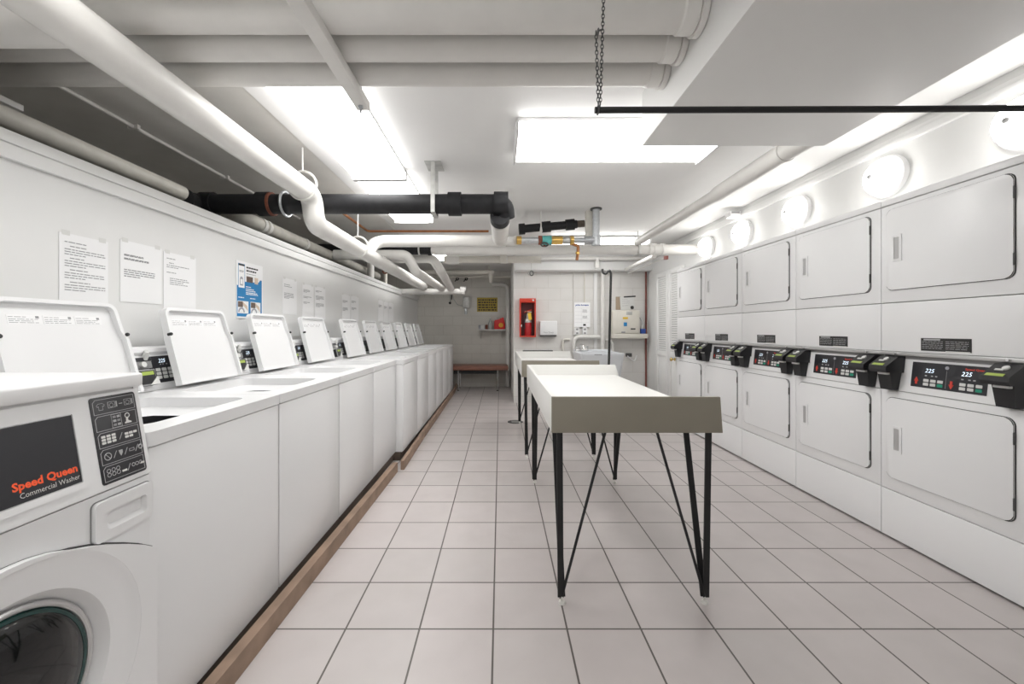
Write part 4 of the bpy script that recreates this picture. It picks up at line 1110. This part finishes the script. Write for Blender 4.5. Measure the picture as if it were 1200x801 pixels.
# ------------------------------------------------------------------ niche: bench, shelf, sign
S8 = YB / F
def X8(x, k=1): return (x - 586) * S8 * k
def Z8(y, k=1): return EYE + (386 - y) * S8 * k
MBk = frame((0, YB, 0), (1, 0, 0), (0, 0, 1))
t = thing('padded_bench', 'brown vinyl bench with metal legs in the niche', 'bench', (-0.5, 8.15, 0))
b = MB(); b.box(-1.16, 0.165, 7.88, 8.42, 0.405, 0.495, 'vinyl', 0.03, 4); part('seat_cushion', b, None, t)
b = MB(); b.box(-0.92, -0.03, 7.96, 8.0, 0.335, 0.404, 'black_steel'); b.box(-0.92, -0.03, 8.30, 8.34, 0.335, 0.404, 'black_steel'); part('frame', b, None, t, 'black steel frame')
for lx in (-0.83, -0.05):
    for ly in (7.95, 8.34):
        b = MB(); b.tube([(lx, ly, 0.404), (lx, ly, 0.012)], 0.014, 'chrome', 10); b.lathe([(0, 0), (0.022, 0), (0.02, 0.012), (0, 0.014)], (lx, ly, 0), 'rubber', 12); part('leg', b, None, t, 'chrome leg')
k9 = 0.97
t = thing('wall_shelf', 'small grey wall shelf above the bench', 'shelf', (-0.17, YB, Z8(389)))
zs = EYE + (386 - 385.6) * S8 * k9
b = MB(MBk); b.box(X8(559.3, k9), X8(594, k9), zs - 0.028, zs, 0.0, 0.25, 'pipe_grey', 0.003); part('board', b, None, t)
for x in (564, 588):
    b = MB(frame((X8(x), YB, 0), (0, -1, 0), (0, 0, 1))); b.prism([(0, zs - 0.03), (0.2, zs - 0.03), (0.0, zs - 0.2)], 0, 0.012, 'pipe_grey'); part('bracket', b, None, t)
zs += 0.0005
# jug
jx0, jx1 = X8(579, k9), X8(592, k9)
t = thing('detergent_jug', 'red detergent jug at the right end of the small shelf', 'jug', ((jx0 + jx1) / 2, 8.38, zs))
b = MB(frame((jx0, 8.43, zs), (1, 0, 0), (0, 0, 1))); jw = jx1 - jx0
out = [(0, 0.01), (0.01, 0), (jw - 0.01, 0), (jw, 0.01), (jw, 0.10), (jw - 0.025, 0.20), (jw - 0.03, 0.245), (jw - 0.065, 0.245), (jw - 0.08, 0.22), (0.09, 0.205), (0.02, 0.19), (0, 0.16)]
b.prism(out, 0, 0.10, 'jug_red', 0.015, 3); part('body', b, None, t)
b = MB(frame(((jx0 + 0.055), 8.38, zs + 0.203), (1, 0, 0), (0, 1, 0))); b.lathe([(0, 0), (0.026, 0), (0.028, 0.04), (0, 0.044)], (0, 0, 0), 'label_white', 16); part('cap', b, None, t, 'pale screw cap')
b = MB(frame((jx0, 8.3295, zs), (1, 0, 0), (0, 0, 1))); b.lathe([(0.05, 0.0), (0.05, 0.002), (0, 0.002)], (jw * 0.62, 0.085, 0), 'jug_orange', 20); b.torus((jw * 0.60, 0.085, 0.002), 0.028, 0.008, (0, 0, 1), 'tag_yellow', 18, 6); part('emblem', b, None, t, 'orange and yellow round emblem')
bx = X8(574.5, k9)
t = thing('plastic_bottle', 'clear plastic bottle beside the red jug', 'bottle', (bx, 8.38, zs))
Mb = frame((bx, 8.38, zs), (1, 0, 0), (0, 1, 0))
b = MB(Mb); b.lathe([(0, 0), (0.042, 0), (0.045, 0.01), (0.045, 0.12), (0.03, 0.17), (0.014, 0.20), (0.014, 0.225), (0, 0.225)], (0, 0, 0), 'clear_plastic', 20); part('body', b, None, t)
b = MB(Mb); b.lathe([(0, 0.226), (0.017, 0.226), (0.016, 0.25), (0, 0.25)], (0, 0, 0), 'label_white', 14); part('cap', b, None, t)
t = thing('small_carton', 'small dark and white carton at the left end of the small shelf', 'carton', (X8(565.3, k9), 8.38, zs))
b = MB(); b.box(X8(560.5, k9), X8(568, k9), 8.33, 8.43, zs, zs + 0.09, 'grey_photo', 0.003); part('box', b, None, t)
b = MB(); b.box(X8(563.2, k9), X8(567.5, k9), 8.3285, 8.33, zs + 0.01, zs + 0.085, 'label_white'); part('label', b, None, t, 'white label')
b = MB(frame((X8(570, k9), 8.37, zs), (1, 0, 0), (0, 1, 0))); b.lathe([(0, 0), (0.026, 0), (0.028, 0.09), (0.02, 0.095), (0, 0.09)], (0, 0, 0), 'rust', 16); solo('dark_cup', b, None, 'small dark red cup between carton and bottle on the shelf', 'cup')
# yellow sign
x0, x1, z0, z1 = X8(559), X8(583), Z8(365), Z8(348.5)
b = MB(frame((x0, YB, z0), (1, 0, 0), (0, 0, 1))); wd, hh = x1 - x0, z1 - z0
b.box(0, wd, 0, hh, 0, 0.006, 'sign_yellow', 0.001)
rnd = random.Random(4)
for q in range(5):
    u = 0.025 + (0.09 if q == 4 else 0) * 0; v = hh - 0.05 - q * 0.053
    if q == 3: u = 0.03
    while u < wd - 0.05:
        wl_ = rnd.uniform(0.02, 0.07); b.box(u, min(u + wl_, wd - 0.025), v - 0.014, v + 0.014, 0.006, 0.007, 'ink_black' if (q != 3 or u > 0.1) else 'ink_black'); u += wl_ + 0.014
solo('wall_sign', b, None, 'yellow sign with five lines of black lettering above the small shelf', 'sign')
# meter box
t = thing('control_box', 'grey box with cable on the niche wall left of the yellow sign', 'box', (X8(547), YB, Z8(361)))
b = MB(MBk); b.box(X8(543), X8(551), Z8(361), Z8(347.8), 0, 0.09, 'metal_light', 0.006); part('box', b, None, t)
b = MB(MBk); b.box(X8(544.5), X8(547.5), Z8(368), Z8(361.2), 0.0, 0.05, 'galvanised', 0.004); part('switch', b, None, t)
b = MB(MBk); b.tube([(X8(543), Z8(358.5), 0.04), (X8(536), Z8(357), 0.03), (X8(531.5), Z8(350), 0.03), (X8(530), Z8(338), 0.03)], 0.008, 'metal_light', 8, 0.08); part('cable', b, None, t)
t = thing('pull_valve', 'black knob hanging on a thin rod at the niche wall', 'valve', (X8(528), YB - 0.05, Z8(357)))
b = MB(MBk); b.tube([(X8(528), Z8(355), 0.04), (X8(528.5), Z8(336), 0.04)], 0.012, 'metal_light', 8); b.tube([(X8(529.5), Z8(351), 0.05), (X8(530.3), Z8(338), 0.05)], 0.012, 'metal_dark', 8); part('rod', b, None, t)
b = MB(MBk); b.lathe([(0, 0), (0.026, 0), (0.026, 0.04), (0, 0.045)], (X8(527.7), Z8(355), 0.03), 'rubber', 14); part('knob', b, None, t)
def bpipe(name, pts, r, m, label, Y, bend=0.08, cat='pipe'):
    b = MB(); b.tube([((x - 586) * Y / F, Y, EYE + (386 - y) * Y / F) for x, y in pts], r, m, 12, bend)
    return solo(name, b, m, label, cat)
bpipe('wall_pipe', [(577, 333), (595.2, 333), (595.2, 452.5)], 0.045, 'pipe_grey', 'grey pipe bent down the right edge of the niche', 8.35, 0.12)
np_ = bpipe('cross_pipe', [(495, 319), (579, 319)], 0.045, 'pipe_cream', 'cream horizontal pipe near the ceiling of the niche', 7.75)
bpipe('conduit', [(500, 324.3), (599.3, 324.3)], 0.014, 'pipe_cream', 'thin cream conduit below the horizontal pipe of the niche', 7.9)
b = MB(); b.tube([((575 - 586) * 7.75 / F, 7.75, EYE + (386 - 318) * 7.75 / F), ((575 - 586) * 7.75 / F, 7.78, EYE + (386 - 331) * 7.75 / F)], [0.055, 0.03], 'pipe_cream', 12)
part('tapered_fitting', b, None, np_)
b = MB(); b.tube([(-0.21, 7.75, H(1.10)), (-0.21, 7.75, ZC + 0.012)], 0.01, 'pipe_cream', 8); b.tube([(-1.2, 7.75, H(1.10)), (-1.2, 7.75, ZC + 0.012)], 0.01, 'pipe_cream', 8); part('hanger_rod', b, None, np_)
for x, lb in ((536, 'left one of two black pipe hooks high on the niche wall'), (546.5, 'right one of two black pipe hooks high on the niche wall')):
    b = MB(); c = ((x - 586) * 8.4 / F, 8.4, EYE + (386 - 326.5) * 8.4 / F); b.torus(c, 0.026, 0.012, (0.4, 1, 0), 'rubber', 16, 8); b.tube([(c[0] - 0.025, 8.4, c[2] - 0.02), (c[0] - 0.06, 8.5, c[2] - 0.04)], 0.012, 'rubber', 8)
    solo('pipe_hook', b, None, lb, 'hook', 'black hooks on the niche wall')

# ------------------------------------------------------------------ ceiling pipes
# three cross pipes
b = None
for k, (Y, xe, lb) in enumerate(((1.465, 0.735, 'nearest of the three parallel white pipes across the ceiling'), (1.62, 0.735, 'middle one of the three parallel white pipes across the ceiling'), (1.785, 0.735, 'rearmost of the three parallel white pipes across the ceiling'))):
    zc = H(1.09 + 0.062)
    b = MB(); b.tube([(-2.98, Y, zc), (xe - 0.001, Y, zc)], 0.062, 'pipe_grey', 24); p = solo('ceiling_pipe', b, None, lb, 'pipe', 'three cross pipes under the ceiling')
    b = MB(); b.tube([(xe - 0.085, Y, zc), (xe - 0.078, Y, zc), (xe - 0.030, Y, zc), (xe - 0.024, Y, zc)], [0.063, 0.068, 0.068, 0.063], 'pipe_white', 24)
    b.tube([(xe - 0.024, Y, zc), (xe - 0.002, Y, zc)], 0.075, 'pipe_white', 24); part('coupling', b, None, p)
b = MB()
for q in (-2.62, -2.52, -2.47): b.tube([(q, 1.785, zc), (q + 0.016, 1.785, zc)], 0.067, 'galvanised', 24)
part('clamp_band', b, None, p)
# strut under the pipes
b = MB(); b.box(-0.685, -0.625, 1.0, 1.925, H(1.05), H(1.0895), 'galvanised' if False else 'pipe_white', 0.002); st = solo('support_strut', b, None, 'flat white strut carrying the three cross pipes', 'strut')
b = MB(); b.tube([(-0.655, 1.885, H(1.018)), (-0.655, 1.885, ZC)], 0.006, 'galvanised', 8); b.tube([(-0.655, 1.885, H(1.040)), (-0.655, 1.885, H(1.0495))], 0.012, 'galvanised', 6); part('threaded_rod', b, None, st, 'threaded rod with nut')
# main insulated pipe
XM = -1.33
b = MB(); b.tube([(XM, 0.55, H(0.95)), (XM, 2.83, H(0.95)), (XM, 2.88, H(0.755)), (XM, 6.95, H(0.745))], 0.071, 'pipe_white', 28, 0.10, n=8)
mp = solo('insulated_pipe', b, None, 'thick white insulated pipe sweeping from the upper left along the washers', 'pipe')
b = MB(); b.tube([(XM - 1.6, 1.30, H(0.985)), (XM - 0.03, 1.30, H(0.985))], 0.062, 'pipe_white', 24); part('branch', b, None, mp)
b = MB(); b.tube([(XM, 4.0, H(0.755)), (XM + 0.02, 4.22, H(0.93)), (0.06, 4.22, H(0.93))], 0.062, 'pipe_white', 24, 0.12)
part('side_branch', b, None, mp)
def hanger(x, y, zp, r, label, m='pipe_white'):
    b = MB(); b.torus((x, y, zp), r, 0.008, (0, 1, 0), m, 28, 6); b.tube([(x, y, zp + r), (x, y, ZC)], 0.006, m, 8)
    return solo('pipe_hanger', b, None, label, 'hanger')
hanger(XM, 2.70, H(0.97), 0.095, 'white ring hanger on the thick pipe just before its drop')
hanger(XM, 3.75, H(0.775), 0.095, 'white ring hanger on the lower run of the thick pipe')
# copper line
b = MB(); b.tube([(-1.60, 0.9, H(1.067)), (-1.60, 1.80, H(1.067)), (-1.50, 2.5, H(1.10)), (-1.50, 4.55, H(1.115)), (-0.13, 4.55, H(1.115))], 0.013, 'copper', 10, 0.04)
for y in (1.12, 1.18): b.tube([(-1.60, y, H(1.067)), (-1.60, y + 0.025, H(1.067))], 0.018, 'copper', 10)
solo('copper_pipe', b, None, 'bare copper pipe running beside and behind the thick white pipe', 'pipe')
# big black drain pipe
YBk = 3.0; zb_ = H(0.938); rb = 0.072
b = MB(); b.tube([(-2.10, 2.64, H(0.868)), (-2.30, YBk, zb_), (0.03, YBk, zb_), (0.04, YBk + 0.05, H(0.85))], rb, 'cast_iron', 28, 0.09)
bp_ = solo('drain_pipe', b, None, 'big black drain pipe crossing the room under the ceiling', 'pipe')
for xa, xb, r2, m, lb in ((-2.22, -2.13, 0.086, 'cast_iron', None), (-1.80, -1.712, 0.088, 'cast_iron', None), (-1.712, -1.695, 0.086, 'rust', 'red rim'), (-0.385, -0.29, 0.087, 'cast_iron', None), (-0.045, 0.06, 0.09, 'cast_iron', None)):
    b = MB(); b.tube([(xa, YBk, zb_), (xb, YBk, zb_)], r2, m, 28); part('hub', b, None, bp_, lb)
b = MB(); b.tube([(0.0, YBk - 0.015, H(0.85)), (0.0, YBk + 0.06, H(0.835))], 0.074, 'cast_iron', 24); part('outlet_hub', b, None, bp_)
b = MB(); b.box(-0.505, -0.475, YBk - 0.085, YBk - 0.079, H(0.86), ZC, 'metal_light'); b.box(-0.505, -0.475, YBk + 0.079, YBk + 0.085, H(0.86), ZC, 'metal_light'); b.box(-0.505, -0.475, YBk - 0.085, YBk + 0.085, H(0.855), H(0.861), 'metal_light'); b.box(-0.55, -0.43, YBk - 0.09, YBk + 0.09, ZC - 0.006, ZC, 'metal_light')
solo('pipe_strap', b, None, 'flat grey strap holding the black drain pipe', 'hanger')
b = MB(); b.torus((-1.60, YBk, zb_), 0.088, 0.010, (1, 0, 0), 'galvanised', 28, 6); b.tube([(-1.60, YBk, zb_ + 0.09), (-1.60, YBk, ZC)], 0.007, 'galvanised', 8)
solo('pipe_hanger', b, None, 'grey clevis hanger on the black drain pipe behind the thick pipe', 'hanger')
b = MB(); b.tube([(0.0, YBk + 0.065, H(0.835)), (0.0, 3.4, H(0.86)), (0.0, 4.05, H(0.92))], 0.075, 'pipe_white', 24, 0.1)
solo('pipe_fitting', b, None, 'white pipe fitting behind the open end of the black drain pipe', 'pipe')
# pipes behind the partition
b = MB(); b.tube([(-2.02, -0.8, H(0.865)), (-2.02, 2.545, H(0.865))], 0.045, 'pvc_dirty', 18); solo('grey_pipe', b, None, 'grey pipe just behind the near end of the partition cap', 'pipe')
b = MB(); b.tube([(-2.6, 3.20, H(0.85)), (-2.02, 3.20, H(0.88)), (-2.02, 6.6, H(0.88))], 0.056, 'pvc_dirty', 18, 0.1)
for y in (3.36, 3.43, 4.1): b.tube([(-2.02, y, H(0.88)), (-2.02, y + 0.04, H(0.88))], 0.063, 'pipe_grey', 18)
solo('grey_pipe', b, None, 'grey plastic pipe behind the partition below the black drain pipe', 'pipe')
b = MB(); b.tube([(-2.2, 1.9, ZC - 0.008), (-2.2, 4.4, ZC - 0.008)], 0.011, 'pipe_white', 8); 
for y in (2.4, 3.2): b.box(-2.23, -2.17, y, y + 0.02, ZC - 0.022, ZC + 0.004, 'pipe_white')
solo('conduit', b, None, 'thin white conduit along the shaded ceiling at left', 'conduit')
b = MB(); b.box(-2.46, -2.35, 1.83, 1.98, H(1.075), H(1.105), 'pipe_white', 0.003); b.tube([(-2.43, 1.88, H(1.05)), (-2.43, 1.88, ZC)], 0.008, 'galvanised', 8); b.tube([(-2.43, 1.88, H(1.055)), (-2.43, 1.88, H(1.074))], 0.016, 'galvanised', 6)
solo('support_strut', b, None, 'short white strut end on a rod at the left photo edge', 'strut')
# second black run with white continuation (to the right wall)
Y5 = 5.03; z5 = H(1.005)
b = MB(); b.tube([(-2.5, Y5, z5), (-0.86, Y5, z5)], 0.066, 'cast_iron', 20); b.tube([(-0.90, Y5, z5), (-0.86, Y5, z5)], 0.076, 'cast_iron', 20); b.tube([(-1.9, Y5, z5), (-1.8, Y5, z5)], 0.078, 'cast_iron', 20)
q = solo('drain_pipe', b, None, 'smaller black drain pipe behind the white insulated branch', 'pipe')
b = MB(); b.tube([(-1.02, Y5, z5), (-1.0, Y5, z5)], 0.07, 'pipe_white', 20); part('strap', b, None, q, 'white strap')
b = MB(); b.tube([(-0.858, Y5, z5), (-0.79, Y5, z5 - 0.01), (XR - 0.001, Y5, z5)], [0.06, 0.064, 0.064], 'pipe_white', 20)
q = solo('cross_pipe', b, None, 'long white cross pipe running to the right wall', 'pipe')
for xa, xb in ((-0.68, -0.60), (1.86, 1.90), (1.92, 1.96), (2.02, 2.06)):
    b = MB(); b.tube([(xa, Y5, z5), (xb, Y5, z5)], 0.072, 'pipe_white', 20); part('coupling', b, None, q)
Y6 = 5.4; z6 = H((386 - 304) * Y6 / F)
b = MB(); b.tube([(-0.75, Y6, z6), (0.55, Y6, z6)], 0.048, 'pipe_cream', 18); b.tube([(-0.72, Y6, z6), (-0.55, Y6, z6)], 0.06, 'pipe_white', 18); b.tube([(0.02, Y6, z6), (0.10, Y6, z6)], 0.056, 'pipe_white', 18)
solo('cross_pipe', b, None, 'cream pipe just below the long white cross pipe', 'pipe')
Y7 = 6.35; z7 = H((386 - 302.5) * Y7 / F)
b = MB(); b.tube([(0.30, Y7, z7), (2.30, Y7, z7)], 0.03, 'pipe_white', 16); b.tube([(1.54, Y7, z7), (1.54, Y7, z7 - 0.16)], 0.035, 'pipe_white', 16)
solo('cross_pipe', b, None, 'thin white pipe with a tee in front of the end-wall beam', 'pipe')
# pipe group over the far washers
b = MB(); b.tube([(-1.75, 7.05, H(0.668)), (-0.62, 7.05, H(0.668))], 0.052, 'pipe_white', 18); b.tube([(-0.70, 7.05, H(0.705)), (-0.60, 7.05, H(0.705))], 0.05, 'pipe_white', 18); solo('cross_pipe', b, None, 'white cross pipe above the farthest washers', 'pipe')
b = MB(); b.tube([(-1.963, 4.75, H(0.885)), (-1.10, 4.75, H(0.885)), (-1.02, 4.85, H(0.70)), (-1.02, 7.0, H(0.72))], 0.058, 'pipe_white', 18, 0.1); solo('insulated_pipe', b, None, 'white pipe with an elbow to the right of the thick pipe, inner one', 'pipe')
b = MB(); b.tube([(-1.6, 5.25, H(0.93)), (-0.88, 5.25, H(0.93)), (-0.80, 5.35, H(0.80)), (-0.86, 7.0, H(0.72))], 0.06, 'pipe_white', 18, 0.1); solo('insulated_pipe', b, None, 'white pipe with an elbow to the right of the thick pipe, outer one', 'pipe')
b = MB(); b.tube([(-1.885, 5.84, 0), (-1.885, 5.84, H(1.02))], 0.05, 'pipe_grey', 16)
solo('riser_pipe', b, None, 'grey riser showing behind the far half of the partition cap', 'pipe')
b = MB(); c = Vector((-1.765, 6.17, H(0.905))); b.torus(c, 0.04, 0.012, (0.2, 1, 0), 'rust', 18, 8); b.tube([c + Vector((0, 0.02, 0)), c + Vector((0, 0.02, -0.203))], 0.025, 'pipe_cream', 12); b.bar(c + Vector((-0.04, 0, 0)), c + Vector((0.04, 0, 0)), 0.012, 0.008, 'rust', side=(0, 1, 0))
solo('valve', b, None, 'rusty red hand valve below the thick pipe', 'valve')
for k, (x, yy, z0) in enumerate(((-0.70, 7.2, 0.70), (-0.62, 7.2, 0.80), (-0.55, 7.2, 0.60))):
    pass
# black hub pipe and valve train on the right
Yv = 4.06; zv = H((386 - 281.5) * Yv / F); xv = lambda x: (x - 586) * Yv / F
b = MB(); b.tube([(0.065, 4.22, H(0.93)), (0.12, 4.14, H(0.915)), (xv(606), Yv, zv)], 0.05, 'pipe_white', 16)
b.tube([(xv(606), Yv, zv), (xv(693), Yv, zv)], 0.026, 'galvanised', 14)
vt_ = solo('valve_train', b, None, 'galvanised pipe with brass and green valves left of the grey riser', 'pipe')
for nm, xa, xb, r2, m, lb in (('union', 605.5, 611, 0.042, 'brass', 'brass union'), ('pipe_section', 611.5, 630, 0.032, 'galvanised', None), ('valve', 631, 635, 0.045, 'rust', 'rusty valve flange'), ('valve_body', 635.5, 646, 0.046, 'verdigris', 'green valve body'),
                      ('union', 646.5, 659, 0.042, 'brass', 'brass union'), ('coupling', 660, 667, 0.038, 'metal_light', None), ('union', 668, 672, 0.046, 'brass', 'brass union'), ('coupling', 685, 694, 0.042, 'galvanised', None)):
    b = MB(); b.tube([(xv(xa), Yv, zv), (xv(xb), Yv, zv)], r2, m, 14); part(nm, b, None, vt_, lb)
b = MB(); b.torus((xv(638), Yv - 0.01, zv - 0.045), 0.035, 0.008, (0, 0.3, 1), 'metal_dark', 18, 6); b.tube([(xv(638), Yv, zv), (xv(638), Yv, zv - 0.06)], 0.01, 'rust', 8); part('hand_wheel', b, None, vt_, 'dark hand wheel')
b = MB(); b.tube([(xv(668), Yv, zv - 0.03), (xv(677.5), Yv, zv - 0.055), (xv(677.3), Yv, zv - 0.12), (xv(676), Yv, zv - 0.20)], 0.015, 'copper', 10, 0.02); b.tube([(xv(677), Yv, zv - 0.12), (xv(676.7), Yv, zv - 0.14)], 0.022, 'brass', 10); part('drain_stub', b, None, vt_, 'rusty drain stub')
b = MB(); b.tube([(xv(698.5), Yv, zv - 0.03), (xv(698.5), Yv, ZC)], 0.035, 'galvanised', 16); b.tube([(xv(698.5), Yv, ZC - 0.012), (xv(698.5), Yv, ZC)], 0.058, 'metal_dark', 18); b.tube([(xv(692), Yv, zv), (xv(699), Yv, zv)], 0.04, 'galvanised', 14); b.tube([(xv(698.5), Yv, zv - 0.05), (xv(698.5), Yv, zv + 0.05)], 0.044, 'galvanised', 16)
solo('riser_pipe', b, None, 'grey galvanised riser rising into the ceiling with a flange', 'pipe')
b = MB(); b.box(0.885, 0.955, Yv + 0.06, Yv + 0.12, H(0.955), ZC, 'pipe_cream', 0.006); solo('wood_block', b, None, 'cream block fixed to the ceiling behind the grey riser', 'block')
Yw = 4.2; xw = lambda x: (x - 586) * Yw / F; zw = lambda y: EYE + (386 - y) * Yw / F
b = MB(); b.tube([(xw(608), Yw, zw(268.5)), (xw(676), Yw, zw(262.5))], 0.042, 'cast_iron', 20); b.tube([(xw(676), Yw, zw(262.5)), (xw(684.6), Yw, zw(261.8))], 0.036, 'iron_worn', 16)
q = solo('drain_pipe', b, None, 'short black hubbed drain pipe above the valves', 'pipe')
for xa, xb, ya_, yb_2 in ((608, 615, 268.5, 268), (635, 645, 266.1, 265.2), (663, 673, 263.6, 262.7)):
    b = MB(); b.tube([(xw(xa), Yw, zw(ya_)), (xw(xb), Yw, zw(yb_2))], 0.057, 'cast_iron', 20); part('hub', b, None, q)
b = MB(); b.tube([(xw(633.5), Yw - 0.05, zw(272)), (xw(633.3), Yw - 0.05, ZC)], 0.006, 'pipe_white', 8); b.tube([(xw(633.5), Yw - 0.05, zw(272.5)), (xw(633.5), Yw - 0.05, zw(267))], [0.016, 0.008], 'pipe_white', 10); solo('hanger_rod', b, None, 'thin white rod hanging to the short black drain pipe', 'hanger')
# rods and clips on the cross pipe
b = MB(); b.tube([(1.73, Y5, z5 + 0.03), (1.73, Y5, ZC + 0.01)], 0.006, 'metal_light', 8); b.box(1.71, 1.75, Y5 - 0.07, Y5 + 0.07, z5 - 0.068, z5 + 0.09, 'metal_light', 0.01); solo('hanger_rod', b, None, 'grey rod and clamp holding the right half of the long white cross pipe', 'hanger')
b = MB(); b.box(0.0, 0.085, Y6 - 0.075, Y5 - 0.065 if False else Y6 - 0.06, z6 - 0.06, z5 + 0.06, 'pipe_cream', 0.004) ; solo('pipe_bracket', b, None, 'cream bracket plate joining the two horizontal pipes', 'bracket')
# right-hand ceiling pipe running away from the camera
b = MB(); b.tube([(1.70, 2.15, H(1.06)), (1.70, 2.28, H(1.06)), (1.70, 3.12, H(1.06)), (1.70, 3.2, H(1.06)), (1.70, 4.96, H(1.08))], [0.058, 0.058, 0.058, 0.046, 0.046], 'pipe_grey', 20)
q = solo('ceiling_pipe', b, None, 'white pipe under the right side of the ceiling, running to the far cross pipe', 'pipe')
b = MB(); b.tube([(1.70, 2.38, H(1.06)), (1.70, 2.40, H(1.06))], 0.062, 'pipe_grey', 20); part('band', b, None, q)
b = MB(); b.tube([(2.02, 5.25, H(0.965)), (2.02, 6.42, H(0.965))], 0.03, 'pipe_white', 14); solo('ceiling_pipe', b, None, 'short white pipe running to the end wall near the right corner', 'pipe')
b = MB(); b.tube([(2.12, 5.15, H(0.92)), (2.05, 6.44, H(0.90))], 0.008, 'pipe_white', 8); b.box(2.10, 2.14, 5.10, 5.15, H(0.895), H(0.94), 'red_pipe'); solo('conduit', b, None, 'thin white wire conduit below the short pipe near the right corner', 'conduit')
# emergency unit on the wall moulding
Yq = 4.05
b = MB(); b.box(XR - 0.14, XR - 0.031, 4.02, 4.12, 2.345, 2.40, 'white_plastic', 0.006); b.box(XR - 0.13, XR - 0.05, 4.0185, 4.02, 2.375, 2.395, 'seam_grey') ; solo('detector', b, None, 'small white box on the moulding above the fourth dome light', 'detector')

# hanging rod with chain
Yr = 1.35; zr = EYE + (386 - 129) * Yr / F
b = MB(); b.tube([((697 - 586) * Yr / F, Yr, zr), (1.35, Yr, zr + 0.003), (XR - 0.001, Yr, zr + 0.012)], 0.0105, 'black_steel', 14); solo('hanging_rod', b, None, 'long thin black clothes rod hung below the boxed duct', 'rod')
b = MB(); xc = (700 - 586) * Yr / F
def chain(p0, p1):
    p0, p1 = Vector(p0), Vector(p1); L = (p1 - p0).length; n = max(2, int(L / 0.0125)); ax = (p1 - p0).normalized()
    for k in range(n):
        c = p0 + (p1 - p0) * (k + 0.5) / n
        sd = Vector((0, 1, 0)) if k % 2 else Vector((1, 0, 0))
        up = ax; x = sd.cross(up).normalized()
        N = 12
        pts = [c + up * (0.0085 * math.cos(2 * math.pi * j / N)) + x * (0.0048 * math.sin(2 * math.pi * j / N)) for j in range(N + 1)]
        b.tube(pts, 0.0015, 'metal_dark', 5, caps=False)
zpk = EYE + (386 - 38) * Yr / F
chain((xc + 0.002, Yr - 0.006, zr + 0.012), (xc - 0.006, Yr - 0.006, zpk)); chain((xc + 0.008, Yr - 0.006, zr + 0.012), ((708 - 586) * Yr / F, Yr - 0.006, ZC - 0.004))
b.torus((xc + 0.002, Yr, zr), 0.0145, 0.0025, (1, 0, 0), 'metal_dark', 16, 6); b.torus((xc + 0.002, Yr - 0.002, zpk), 0.010, 0.002, (1, 0, 0), 'metal_dark', 14, 6) ; b.bar((xc, Yr - 0.006, zpk), ((706 - 586) * Yr / F, Yr - 0.006, zpk + 0.006), 0.004, 0.004, 'metal_dark', side=(0, 1, 0))
solo('chain', b, None, 'dark steel chain looped round the end of the black rod', 'chain')

# floor drain
b = MB(frame((0.20, 5.26, 0.0005), (1, 0, 0), (0, 1, 0))); b.lathe([(0, 0.004), (0.07, 0.004), (0.085, 0.006), (0.10, 0.003), (0.102, 0.0)], (0, 0, 0), 'metal_dark', 36)
for k in range(-2, 3): b.box(-0.05, 0.05, k * 0.022 - 0.004, k * 0.022 + 0.004, 0.004, 0.0055, 'metal_light')
solo('floor_drain', b, None, 'round metal drain cover in the tiles beside the second table', 'drain')
